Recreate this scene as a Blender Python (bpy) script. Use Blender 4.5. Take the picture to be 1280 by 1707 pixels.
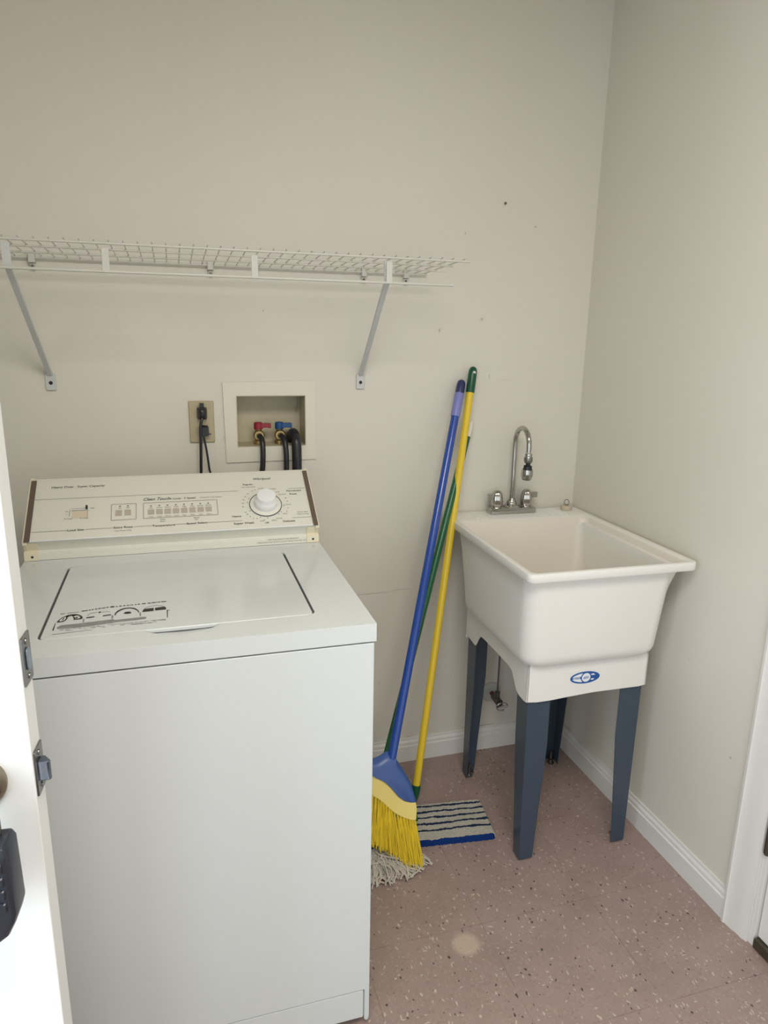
import bpy, bmesh, math, random
from mathutils import Vector, Matrix

for o in list(bpy.data.objects):
    bpy.data.objects.remove(o, do_unlink=True)
SC = bpy.context.scene
COL = SC.collection
PI = math.pi
random.seed(7)

# ---------------------------------------------------------------- camera
cam = bpy.data.cameras.new('camera')
camo = bpy.data.objects.new('camera', cam)
COL.objects.link(camo)
yaw, pitch, roll = 0.292597543, 0.24602394, 0.0173151545
cf = Vector((math.sin(yaw) * math.cos(pitch), math.cos(yaw) * math.cos(pitch), -math.sin(pitch)))
r0 = Vector((math.cos(yaw), -math.sin(yaw), 0.0))
u0 = r0.cross(cf)
cr = math.cos(roll) * r0 + math.sin(roll) * u0
cu = -math.sin(roll) * r0 + math.cos(roll) * u0
m3 = Matrix((cr, cu, -cf)).transposed()
camo.matrix_world = Matrix.Translation((-1.26758, -2.00757, 1.41245)) @ m3.to_4x4()
cam.sensor_fit = 'VERTICAL'
cam.sensor_height = 36.0
cam.lens = 1160.04 * 36.0 / 1707.0
cam.clip_start = 0.05
SC.camera = camo

# ---------------------------------------------------------------- light and exposure
SC.view_settings.view_transform = 'Standard'
SC.view_settings.look = 'None'
SC.view_settings.gamma = 1.0
SC.view_settings.use_curve_mapping = False
SC.view_settings.exposure = 0.0
w = bpy.data.worlds.new('world')
SC.world = w
w.use_nodes = True
w.node_tree.nodes['Background'].inputs[0].default_value = (0.75, 0.87, 1.0, 1)
w.node_tree.nodes['Background'].inputs[1].default_value = 0.3


def area(name, loc, target, sx, sy, power, col):
    l = bpy.data.lights.new(name, 'AREA')
    l.shape = 'RECTANGLE'
    l.size, l.size_y = sx, sy
    l.energy = power
    l.color = col
    o = bpy.data.objects.new(name, l)
    COL.objects.link(o)
    o.location = loc
    o.rotation_euler = (Vector(target) - Vector(loc)).to_track_quat('-Z', 'Y').to_euler()
    return o


area('window_daylight', (-0.85, -3.36, 0.95), (-0.75, 0.0, 0.60), 1.5, 1.6, 5.5, (0.66, 0.84, 1.0))
area('sink_side_fill', (-2.20, -2.75, 1.05), (-0.30, -0.40, 0.65), 0.9, 1.5, 13.0, (0.68, 0.84, 1.0))  # added fill from rear left, out of view, lifts the sink's left side
area('right_wall_fill', (-2.24, -1.66, 1.0), (0.0, -1.25, 0.75), 0.70, 1.7, 15.0, (0.70, 0.85, 1.0))  # unseen fill added low on the left to brighten the right wall
area('ceiling_lamp', (-1.05, -1.95, 2.40), (-1.05, -1.9499, 0.0), 0.9, 0.7, 29.5, (1.0, 0.95, 0.88))


# ---------------------------------------------------------------- helpers
def mat(name, col, rough=0.5, metal=0.0, spec=0.5, noise=0.0, nscale=20.0, bump=0.0, bscale=200.0, coat=0.0):
    m = bpy.data.materials.new(name)
    m.use_nodes = True
    nt = m.node_tree
    b = nt.nodes['Principled BSDF']
    b.inputs['Base Color'].default_value = (*col, 1)
    b.inputs['Roughness'].default_value = rough
    b.inputs['Metallic'].default_value = metal
    b.inputs['Specular IOR Level'].default_value = spec
    b.inputs['Coat Weight'].default_value = coat
    if noise or bump:
        tc = nt.nodes.new('ShaderNodeTexCoord')
    if noise:
        n = nt.nodes.new('ShaderNodeTexNoise')
        n.inputs['Scale'].default_value = nscale
        n.inputs['Detail'].default_value = 4
        nt.links.new(tc.outputs['Object'], n.inputs['Vector'])
        mr = nt.nodes.new('ShaderNodeMapRange')
        mr.inputs[3].default_value = 1 - noise
        mr.inputs[4].default_value = 1 + noise * 0.3
        nt.links.new(n.outputs['Fac'], mr.inputs[0])
        mx = nt.nodes.new('ShaderNodeVectorMath')
        mx.operation = 'SCALE'
        mx.inputs[0].default_value = col
        nt.links.new(mr.outputs[0], mx.inputs['Scale'])
        nt.links.new(mx.outputs[0], b.inputs['Base Color'])
    if bump:
        n2 = nt.nodes.new('ShaderNodeTexNoise')
        n2.inputs['Scale'].default_value = bscale
        n2.inputs['Detail'].default_value = 3
        nt.links.new(tc.outputs['Object'], n2.inputs['Vector'])
        bp = nt.nodes.new('ShaderNodeBump')
        bp.inputs['Strength'].default_value = bump
        bp.inputs['Distance'].default_value = 0.001
        nt.links.new(n2.outputs['Fac'], bp.inputs['Height'])
        nt.links.new(bp.outputs[0], b.inputs['Normal'])
    return m


class MB:
    """collects shapes and builds them as ONE mesh object"""

    def __init__(s):
        s.v = []
        s.f = []
        s.mi = []
        s.cur = 0

    def add(s, vs, fs):
        k = len(s.v)
        s.v += [tuple(p) for p in vs]
        for f in fs:
            s.f.append(tuple(i + k for i in f))
            s.mi.append(s.cur)
        return s

    def box(s, x0, x1, y0, y1, z0, z1):
        vs = [(x0, y0, z0), (x1, y0, z0), (x1, y1, z0), (x0, y1, z0), (x0, y0, z1), (x1, y0, z1), (x1, y1, z1), (x0, y1, z1)]
        return s.add(vs, [(0, 3, 2, 1), (4, 5, 6, 7), (0, 1, 5, 4), (1, 2, 6, 5), (2, 3, 7, 6), (3, 0, 4, 7)])

    def hexa(s, bot, top):
        return s.add(list(bot) + list(top), [(0, 3, 2, 1), (4, 5, 6, 7), (0, 1, 5, 4), (1, 2, 6, 5), (2, 3, 7, 6), (3, 0, 4, 7)])

    def loft(s, loops, cap0=True, cap1=True):
        n = len(loops[0])
        vs = [p for l in loops for p in l]
        fs = []
        for a in range(len(loops) - 1):
            for i in range(n):
                j = (i + 1) % n
                fs.append((a * n + i, a * n + j, (a + 1) * n + j, (a + 1) * n + i))
        if cap0:
            fs.append(tuple(range(n))[::-1])
        if cap1:
            fs.append(tuple((len(loops) - 1) * n + i for i in range(n)))
        return s.add(vs, fs)

    def tube(s, path, r, seg=12, cap=True, rs=None):
        P = [Vector(p) for p in path]
        loops = []
        t = (P[1] - P[0]).normalized()
        up = Vector((0, 0, 1)) if abs(t.z) < 0.9 else Vector((1, 0, 0))
        nrm = t.cross(up).normalized()
        for i, p in enumerate(P):
            if i == 0:
                tt = P[1] - P[0]
            elif i == len(P) - 1:
                tt = P[-1] - P[-2]
            else:
                tt = (P[i + 1] - P[i]).normalized() + (P[i] - P[i - 1]).normalized()
            tt.normalize()
            nrm = (nrm - tt * nrm.dot(tt)).normalized()
            b = tt.cross(nrm)
            rr = rs[i] if rs else r
            loops.append([p + (nrm * math.cos(2 * PI * k / seg) + b * math.sin(2 * PI * k / seg)) * rr for k in range(seg)])
        return s.loft(loops, cap, cap)

    def lathe(s, prof, center=(0, 0, 0), axis=(0, 0, 1), seg=32):
        """prof: list of (radius, height along axis)"""
        ax = Vector(axis).normalized()
        up = Vector((0, 0, 1)) if abs(ax.z) < 0.9 else Vector((1, 0, 0))
        a = ax.cross(up).normalized()
        b = ax.cross(a)
        c = Vector(center)
        loops = [[c + ax * h + (a * math.cos(2 * PI * k / seg) + b * math.sin(2 * PI * k / seg)) * max(r, 1e-5) for k in range(seg)] for r, h in prof]
        return s.loft(loops)

    def prism(s, outline, f0, f1):
        """outline 2D points; f0,f1 map (a,b)->3D for the two faces"""
        l0 = [f0(a, b) for a, b in outline]
        l1 = [f1(a, b) for a, b in outline]
        return s.loft([l0, l1])

    def ring(s, outer, inner, f0, f1):
        n = len(outer)
        vs = [f0(*p) for p in outer] + [f0(*p) for p in inner] + [f1(*p) for p in outer] + [f1(*p) for p in inner]
        fs = []
        for i in range(n):
            j = (i + 1) % n
            fs += [(i, j, n + j, n + i), (2 * n + j, 2 * n + i, 3 * n + i, 3 * n + j), (i, 2 * n + i, 2 * n + j, j), (n + j, 3 * n + j, 3 * n + i, n + i)]
        return s.add(vs, fs)

    def flat(s, outline, f):
        return s.add([f(*p) for p in outline], [tuple(range(len(outline)))])

    def text(s, txt, size, f, ax=0.5, shear=0.0, sx=1.0, bold=0.0):
        """f maps (a,b) in metres (text plane) to 3D"""
        c = bpy.data.curves.new('t', 'FONT')
        c.body = txt
        c.size = 1.0
        c.shear = shear
        c.offset = bold
        c.resolution_u = 3
        o = bpy.data.objects.new('t', c)
        COL.objects.link(o)
        dg = bpy.context.evaluated_depsgraph_get()
        me = o.evaluated_get(dg).to_mesh()
        vs = [v.co.copy() for v in me.vertices]
        fs = [tuple(p.vertices) for p in me.polygons]
        o.evaluated_get(dg).to_mesh_clear()
        bpy.data.objects.remove(o, do_unlink=True)
        bpy.data.curves.remove(c)
        if not vs:
            return s
        x0 = min(v.x for v in vs)
        x1 = max(v.x for v in vs)
        off = x0 + (x1 - x0) * ax
        return s.add([f((v.x - off) * size * sx, v.y * size) for v in vs], fs)


def world_loc(o):
    v = Vector((0, 0, 0))
    while o is not None:
        v += o.location
        o = o.parent
    return v


def obj(name, mb, m, parent=None, local=False, smooth=False, bevel=0.0, seg=2, angle=35, sub=0, fix=True):
    me = bpy.data.meshes.new(name)
    vs = mb.v
    if not local:
        if parent is not None:
            off = world_loc(parent)
        else:
            xs = [p[0] for p in vs]; ys = [p[1] for p in vs]; zs = [p[2] for p in vs]
            off = Vector(((min(xs) + max(xs)) / 2, (min(ys) + max(ys)) / 2, min(zs)))
        vs = [(p[0] - off.x, p[1] - off.y, p[2] - off.z) for p in vs]
    me.from_pydata(vs, [], mb.f)
    me.validate()
    ms = m if isinstance(m, (list, tuple)) else [m]
    for q in ms:
        me.materials.append(q)
    if len(ms) > 1:
        for p, i in zip(me.polygons, mb.mi):
            p.material_index = i
    if fix:
        bm = bmesh.new()
        bm.from_mesh(me)
        bmesh.ops.recalc_face_normals(bm, faces=bm.faces)
        bm.to_mesh(me)
        bm.free()
    o = bpy.data.objects.new(name, me)
    COL.objects.link(o)
    if parent is not None:
        o.parent = parent
    elif not local:
        o.location = off
    if bevel:
        bv = o.modifiers.new('bevel', 'BEVEL')
        bv.width = bevel
        bv.segments = seg
        bv.limit_method = 'ANGLE'
        bv.angle_limit = math.radians(angle)
        bv.harden_normals = True
        smooth = True
    if sub:
        sm = o.modifiers.new('sub', 'SUBSURF')
        sm.levels = sm.render_levels = sub
    if smooth:
        for p in me.polygons:
            p.use_smooth = True
        if not bevel and not sub:
            try:
                me.set_sharp_from_angle(angle=math.radians(40))
            except Exception:
                pass
    return o


def cut(o, cutter):
    """boolean difference, applied; the cutter is removed"""
    md = o.modifiers.new('b', 'BOOLEAN')
    md.operation = 'DIFFERENCE'
    md.solver = 'EXACT'
    md.object = cutter
    # boolean goes before the bevel
    o.modifiers.move(len(o.modifiers) - 1, 0)
    keep = [x for x in o.modifiers if x != md]
    vis = [(x, x.show_viewport) for x in keep]
    for x in keep:
        x.show_viewport = False
    bpy.context.view_layer.update()
    dg = bpy.context.evaluated_depsgraph_get()
    me = bpy.data.meshes.new_from_object(o.evaluated_get(dg))
    o.modifiers.remove(md)
    o.data = me
    for x, v in vis:
        x.show_viewport = v
    bpy.data.objects.remove(cutter, do_unlink=True)


def thing(name, loc, label, cat, group=None, rz=0.0):
    o = bpy.data.objects.new(name, None)
    o.empty_display_size = 0.05
    COL.objects.link(o)
    o.location = loc
    o.rotation_euler = (0, 0, rz)
    tag(o, label, cat, group)
    return o


def tag(o, label, cat, group=None):
    o['label'] = label
    o['category'] = cat
    if group:
        o['group'] = group
    return o


def struct(o):
    o['kind'] = 'structure'
    return o


def sroot(name, loc):
    o = bpy.data.objects.new(name, None)
    COL.objects.link(o)
    o.location = loc
    o['kind'] = 'structure'
    return o


def rrect(x0, x1, y0, y1, r, n=6):
    pts = []
    for cx, cy, a0 in ((x1 - r, y1 - r, 0), (x0 + r, y1 - r, 90), (x0 + r, y0 + r, 180), (x1 - r, y0 + r, 270)):
        for k in range(n + 1):
            a = math.radians(a0 + 90 * k / n)
            pts.append((cx + r * math.cos(a), cy + r * math.sin(a)))
    return pts


def smoothpath(pts, n=8):
    P = [Vector(p) for p in pts]
    P = [P[0] * 2 - P[1]] + P + [P[-1] * 2 - P[-2]]
    out = []
    for i in range(1, len(P) - 2):
        for k in range(n):
            t = k / n
            a, b, c, d = P[i - 1], P[i], P[i + 1], P[i + 2]
            out.append(0.5 * ((2 * b) + (c - a) * t + (2 * a - 5 * b + 4 * c - d) * t * t + (3 * b - a - 3 * c + d) * t ** 3))
    out.append(P[-2])
    return out


# ---------------------------------------------------------------- materials
def N(nt, typ, **kw):
    n = nt.nodes.new(typ)
    for k, v in kw.items():
        setattr(n, k, v)
    return n


def wall_material():
    m = bpy.data.materials.new('cream_painted_plaster')
    m.use_nodes = True
    nt = m.node_tree
    b = nt.nodes['Principled BSDF']
    b.inputs['Roughness'].default_value = 0.55
    b.inputs['Specular IOR Level'].default_value = 0.3
    geo = N(nt, 'ShaderNodeNewGeometry')
    n = N(nt, 'ShaderNodeTexNoise')
    n.inputs['Scale'].default_value = 1.6
    n.inputs['Detail'].default_value = 5
    nt.links.new(geo.outputs['Position'], n.inputs['Vector'])
    cr_ = N(nt, 'ShaderNodeValToRGB')
    cr_.color_ramp.elements[0].position = 0.3
    cr_.color_ramp.elements[0].color = (0.735, 0.70, 0.62, 1)
    cr_.color_ramp.elements[1].position = 0.7
    cr_.color_ramp.elements[1].color = (0.76, 0.73, 0.655, 1)
    nt.links.new(n.outputs['Fac'], cr_.inputs[0])
    last = cr_.outputs[0]
    # small scuffs and filled holes: (x, y, z, half width, half height, strength)
    spots = [(-0.205, 0, 1.74, .004, .003, .5), (-0.43, 0, 1.71, .003, .005, .35), (-0.365, 0, 1.47, .006, .006, .35), (-0.50, 0, 1.435, .003, .007, .5),
             (-1.02, 0, 1.478, .002, .002, .6), (-0.33, 0, 1.30, .003, .008, .25), (-1.13, 0, 1.125, .018, .009, .14),
             (-0.70, 0, 0.62, .09, .0025, .3), (-0.60, 0, 0.625, .04, .002, .3), (-0.50, 0, 1.60, .02, .002, .15),
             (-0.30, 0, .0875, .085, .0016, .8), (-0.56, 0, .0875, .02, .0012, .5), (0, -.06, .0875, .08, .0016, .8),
             (0, -.80, .42, .003, .004, .5), (0, -.62, .60, .002, .003, .3), (-0.67, 0, 0.30, .003, .002, .4), (-0.28, 0, 1.29, .03, .0015, .12)]
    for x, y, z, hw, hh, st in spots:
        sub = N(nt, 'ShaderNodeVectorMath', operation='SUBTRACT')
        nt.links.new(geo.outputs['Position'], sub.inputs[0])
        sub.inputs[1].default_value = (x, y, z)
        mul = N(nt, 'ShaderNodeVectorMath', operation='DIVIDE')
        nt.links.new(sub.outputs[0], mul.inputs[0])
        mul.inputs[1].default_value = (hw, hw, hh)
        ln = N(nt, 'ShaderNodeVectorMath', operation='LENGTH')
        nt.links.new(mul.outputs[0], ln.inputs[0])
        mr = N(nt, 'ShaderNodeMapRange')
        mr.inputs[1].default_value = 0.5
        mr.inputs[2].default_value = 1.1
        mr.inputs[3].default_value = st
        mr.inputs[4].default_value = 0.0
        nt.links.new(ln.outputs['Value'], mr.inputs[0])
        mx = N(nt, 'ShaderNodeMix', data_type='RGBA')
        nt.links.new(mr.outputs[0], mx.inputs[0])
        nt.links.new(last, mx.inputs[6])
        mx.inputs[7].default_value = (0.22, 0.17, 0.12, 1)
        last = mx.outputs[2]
    nt.links.new(last, b.inputs['Base Color'])
    n2 = N(nt, 'ShaderNodeTexNoise')
    n2.inputs['Scale'].default_value = 160
    n2.inputs['Detail'].default_value = 4
    nt.links.new(geo.outputs['Position'], n2.inputs['Vector'])
    bp = N(nt, 'ShaderNodeBump')
    bp.inputs['Strength'].default_value = 0.12
    bp.inputs['Distance'].default_value = 0.001
    nt.links.new(n2.outputs['Fac'], bp.inputs['Height'])
    nt.links.new(bp.outputs[0], b.inputs['Normal'])
    return m


def floor_material():
    m = bpy.data.materials.new('mauve_vinyl_tile')
    m.use_nodes = True
    nt = m.node_tree
    L = nt.links.new
    b = nt.nodes['Principled BSDF']
    b.inputs['Roughness'].default_value = 0.42
    b.inputs['Specular IOR Level'].default_value = 0.45
    geo = N(nt, 'ShaderNodeNewGeometry')
    pos = geo.outputs['Position']
    n = N(nt, 'ShaderNodeTexNoise')
    n.inputs['Scale'].default_value = 9
    n.inputs['Detail'].default_value = 7
    L(pos, n.inputs['Vector'])
    ra = N(nt, 'ShaderNodeValToRGB')
    ra.color_ramp.elements[0].position = 0.3
    ra.color_ramp.elements[0].color = (0.315, 0.232, 0.205, 1)
    ra.color_ramp.elements[1].position = 0.7
    ra.color_ramp.elements[1].color = (0.365, 0.272, 0.243, 1)
    L(n.outputs['Fac'], ra.inputs[0])
    last = ra.outputs[0]

    def flecks(scale, thr, frac, col, amt, off, stretch):
        nonlocal last
        # per-cell rotated, stretched fleck
        wn = N(nt, 'ShaderNodeTexNoise')
        wn.inputs['Scale'].default_value = scale * 0.45
        L(pos, wn.inputs['Vector'])
        ad = N(nt, 'ShaderNodeVectorMath', operation='MULTIPLY_ADD')
        L(wn.outputs['Color'], ad.inputs[0])
        ad.inputs[1].default_value = (0.02, 0.02, 0)
        ad.inputs[2].default_value = off
        ad2 = N(nt, 'ShaderNodeVectorMath', operation='ADD')
        L(ad.outputs[0], ad2.inputs[0])
        L(pos, ad2.inputs[1])
        sc = N(nt, 'ShaderNodeVectorMath', operation='MULTIPLY')
        L(ad2.outputs[0], sc.inputs[0])
        sc.inputs[1].default_value = (stretch, 1 / stretch, 1)
        v = N(nt, 'ShaderNodeTexVoronoi')
        v.voronoi_dimensions = '2D'
        v.inputs['Scale'].default_value = scale
        L(sc.outputs[0], v.inputs['Vector'])
        sp = N(nt, 'ShaderNodeSeparateColor')
        L(v.outputs['Color'], sp.inputs[0])
        # size varies by cell
        sz = N(nt, 'ShaderNodeMath', operation='MULTIPLY')
        L(sp.outputs[1], sz.inputs[0])
        sz.inputs[1].default_value = thr
        lt = N(nt, 'ShaderNodeMath', operation='LESS_THAN')
        L(v.outputs['Distance'], lt.inputs[0])
        L(sz.outputs[0], lt.inputs[1])
        ch = N(nt, 'ShaderNodeMath', operation='LESS_THAN')
        L(sp.outputs[0], ch.inputs[0])
        ch.inputs[1].default_value = frac
        mu = N(nt, 'ShaderNodeMath', operation='MULTIPLY')
        L(lt.outputs[0], mu.inputs[0])
        L(ch.outputs[0], mu.inputs[1])
        mu2 = N(nt, 'ShaderNodeMath', operation='MULTIPLY')
        L(mu.outputs[0], mu2.inputs[0])
        mu2.inputs[1].default_value = amt
        mx = N(nt, 'ShaderNodeMix', data_type='RGBA')
        L(mu2.outputs[0], mx.inputs[0])
        L(last, mx.inputs[6])
        mx.inputs[7].default_value = (*col, 1)
        last = mx.outputs[2]
    flecks(150, 0.45, 0.40, (0.48, 0.38, 0.33), 0.35, (0.3, 0.1, 0), 1.35)
    flecks(130, 0.40, 0.30, (0.24, 0.165, 0.14), 0.4, (0.7, 0.4, 0), 0.75)
    flecks(78, 0.27, 0.20, (0.66, 0.58, 0.52), 0.6, (1.3, 0.9, 0), 1.5)
    flecks(60, 0.19, 0.15, (0.66, 0.58, 0.53), 0.6, (2.3, 3.9, 0), 0.65)
    flecks(64, 0.21, 0.17, (0.05, 0.03, 0.025), 0.85, (5.3, 1.9, 0), 1.25)

    # tile seams
    sx = N(nt, 'ShaderNodeSeparateXYZ')
    L(pos, sx.inputs[0])
    outs = []
    for k, o0 in ((0, 0.605), (1, 0.711)):
        a = N(nt, 'ShaderNodeMath', operation='ADD')
        L(sx.outputs[k], a.inputs[0])
        a.inputs[1].default_value = o0 + 0.3048 * 40.5
        d = N(nt, 'ShaderNodeMath', operation='DIVIDE')
        L(a.outputs[0], d.inputs[0])
        d.inputs[1].default_value = 0.3048
        fr = N(nt, 'ShaderNodeMath', operation='FRACT')
        L(d.outputs[0], fr.inputs[0])
        s2 = N(nt, 'ShaderNodeMath', operation='SUBTRACT')
        L(fr.outputs[0], s2.inputs[0])
        s2.inputs[1].default_value = 0.5
        ab = N(nt, 'ShaderNodeMath', operation='ABSOLUTE')
        L(s2.outputs[0], ab.inputs[0])
        lt = N(nt, 'ShaderNodeMath', operation='LESS_THAN')
        L(ab.outputs[0], lt.inputs[0])
        lt.inputs[1].default_value = 0.0024
        outs.append(lt)
    mxx = N(nt, 'ShaderNodeMath', operation='MAXIMUM')
    L(outs[0].outputs[0], mxx.inputs[0])
    L(outs[1].outputs[0], mxx.inputs[1])
    # seams are worn away in places
    n3 = N(nt, 'ShaderNodeTexNoise')
    n3.inputs['Scale'].default_value = 14
    L(pos, n3.inputs['Vector'])
    mr = N(nt, 'ShaderNodeMapRange')
    mr.inputs[1].default_value = 0.38
    mr.inputs[2].default_value = 0.6
    mr.inputs[3].default_value = 0.1
    mr.inputs[4].default_value = 0.5
    L(n3.outputs['Fac'], mr.inputs[0])
    sm = N(nt, 'ShaderNodeMath', operation='MULTIPLY')
    L(mxx.outputs[0], sm.inputs[0])
    L(mr.outputs[0], sm.inputs[1])
    mx = N(nt, 'ShaderNodeMix', data_type='RGBA')
    L(sm.outputs[0], mx.inputs[0])
    L(last, mx.inputs[6])
    mx.inputs[7].default_value = (0.10, 0.065, 0.055, 1)
    last = mx.outputs[2]
    # round worn tan spot
    sub = N(nt, 'ShaderNodeVectorMath', operation='DISTANCE')
    L(pos, sub.inputs[0])
    sub.inputs[1].default_value = (-0.667, -0.757, 0)
    nz = N(nt, 'ShaderNodeMath', operation='MULTIPLY_ADD')
    L(n3.outputs['Fac'], nz.inputs[0])
    nz.inputs[1].default_value = 0.02
    L(sub.outputs['Value'], nz.inputs[2])
    mr2 = N(nt, 'ShaderNodeMapRange')
    mr2.inputs[1].default_value = 0.034
    mr2.inputs[2].default_value = 0.050
    mr2.inputs[3].default_value = 0.75
    mr2.inputs[4].default_value = 0.0
    L(nz.outputs[0], mr2.inputs[0])
    mx2 = N(nt, 'ShaderNodeMix', data_type='RGBA')
    L(mr2.outputs[0], mx2.inputs[0])
    L(last, mx2.inputs[6])
    mx2.inputs[7].default_value = (0.56, 0.44, 0.34, 1)
    L(mx2.outputs[2], b.inputs['Base Color'])
    bp = N(nt, 'ShaderNodeBump')
    bp.inputs['Strength'].default_value = 0.08
    bp.inputs['Distance'].default_value = 0.002
    L(n.outputs['Fac'], bp.inputs['Height'])
    L(bp.outputs[0], b.inputs['Normal'])
    return m


M = dict(
    wall=wall_material(), floor=floor_material(),
    ceiling=mat('ceiling_paint', (0.62, 0.56, 0.45), 0.9, noise=.03),
    trim=mat('white_trim_paint', (0.80, 0.79, 0.76), 0.35, noise=.04, nscale=12),
    doorp=mat('white_door_paint', (0.84, 0.84, 0.82), 0.4, noise=.03, nscale=5),
    enamel=mat('white_appliance_enamel', (0.675, 0.71, 0.71), 0.20, noise=.015, nscale=3, coat=.3),
    panel=mat('ivory_console_panel', (0.76, 0.75, 0.67), 0.4, noise=.02, nscale=8),
    cream=mat('yellowed_cream_plastic', (0.80, 0.74, 0.56), 0.4, noise=.04, nscale=30),
    brown=mat('brown_woodgrain_strip', (0.14, 0.105, 0.08), 0.5, noise=.3, nscale=300),
    print_=mat('dark_grey_print', (0.09, 0.09, 0.085), 0.6, noise=.1),
    line=mat('grey_rule_print', (0.28, 0.27, 0.24), 0.6, noise=.1),
    redp=mat('red_print', (0.45, 0.10, 0.08), 0.6, noise=.1),
    btn=mat('beige_touch_pad', (0.52, 0.47, 0.39), 0.5, noise=.25, nscale=700),
    knobw=mat('white_knob_plastic', (0.82, 0.83, 0.84), 0.3, noise=.01),
    groove=mat('dark_rubber_gasket', (0.06, 0.065, 0.07), 0.6, noise=.1),
    stick=mat('black_sticker_ink', (0.015, 0.022, 0.02), 0.5, noise=.1),
    stickg=mat('grey_sticker_ink', (0.28, 0.30, 0.29), 0.5, noise=.4, nscale=120),
    stickt=mat('dark_green_sticker_ink', (0.01, 0.06, 0.04), 0.5, noise=.1),
    wire=mat('white_vinyl_coated_wire', (0.64, 0.64, 0.585), 0.35, noise=.04),
    bracket=mat('pale_grey_painted_steel', (0.62, 0.64, 0.63), 0.35, noise=.05, nscale=60),
    hole=mat('black_screw_recess', (0.012, 0.012, 0.014), 0.5, noise=.1),
    almond=mat('almond_outlet_plastic', (0.50, 0.43, 0.28), 0.35, noise=.06, nscale=30),
    black=mat('black_rubber', (0.018, 0.019, 0.024), 0.35, noise=.2, nscale=40),
    boxw=mat('ivory_supply_box_plastic', (0.78, 0.75, 0.64), 0.35, noise=.05, nscale=15),
    boxin=mat('stained_supply_box_lining', (0.64, 0.58, 0.42), 0.5, noise=.35, nscale=16),
    red=mat('red_valve_plastic', (0.30, 0.018, 0.035), 0.4, noise=.1),
    blue=mat('blue_valve_plastic', (0.006, 0.075, 0.24), 0.4, noise=.1),
    brass=mat('tarnished_brass', (0.50, 0.38, 0.18), 0.35, metal=1.0, noise=.3, nscale=90),
    bluepole=mat('royal_blue_enamel', (0.014, 0.068, 0.37), 0.25, noise=.03, coat=.3),
    lilac=mat('lilac_plastic_grip', (0.22, 0.24, 0.58), 0.4, noise=.05),
    navy=mat('navy_plastic_tip', (0.03, 0.04, 0.14), 0.35, noise=.1),
    bluecap=mat('blue_plastic_broom_cap', (0.055, 0.12, 0.36), 0.33, noise=.04),
    ypole=mat('yellow_enamel', (0.84, 0.60, 0.035), 0.25, noise=.03, coat=.3),
    yband=mat('yellow_broom_plastic', (0.86, 0.70, 0.22), 0.45, noise=.04),
    bristle=mat('yellow_nylon_bristle', (0.92, 0.69, 0.045), 0.5, noise=.25, nscale=60),
    green=mat('dark_green_plastic', (0.005, 0.085, 0.04), 0.3, noise=.1),
    greenp=mat('dark_green_enamel', (0.01, 0.12, 0.045), 0.3, noise=.1),
    whitep=mat('white_plastic', (0.78, 0.77, 0.72), 0.4, noise=.03),
    mop=mat('grey_cotton_string', (0.66, 0.61, 0.53), 0.95, noise=.5, nscale=45),
    sink=mat('white_moulded_polymer', (0.83, 0.815, 0.775), 0.33, noise=.02, nscale=6, bump=.05, bscale=500),
    legm=mat('blue_grey_painted_steel', (0.045, 0.068, 0.100), 0.30, noise=.05, nscale=60),
    chrome=mat('chrome', (0.50, 0.49, 0.465), 0.09, metal=1.0, noise=.06, nscale=80),
    dchrome=mat('dull_ribbed_metal', (0.30, 0.30, 0.28), 0.35, metal=1.0, noise=.2, nscale=300),
    logo=mat('blue_logo_ink', (0.012, 0.085, 0.33), 0.4, noise=.05),
    logow=mat('white_logo_ink', (0.80, 0.84, 0.88), 0.4, noise=.03),
    stop=mat('beige_rubber_stopper', (0.60, 0.52, 0.40), 0.6, noise=.1, nscale=90),
    steel=mat('brushed_steel', (0.24, 0.235, 0.23), 0.32, metal=1.0, noise=.15, nscale=120),
    copper=mat('red_pipe_sleeve', (0.16, 0.03, 0.03), 0.5, noise=.2, nscale=60),
    greym=mat('dull_valve_metal', (0.16, 0.16, 0.15), 0.35, metal=.8, noise=.2, nscale=60),
    bronze=mat('dark_bronze_metal', (0.11, 0.09, 0.065), 0.45, metal=.6, noise=.2, nscale=60),
    lock=mat('black_vinyl_lockbox', (0.02, 0.023, 0.035), 0.35, noise=.2, nscale=20),
)


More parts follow.
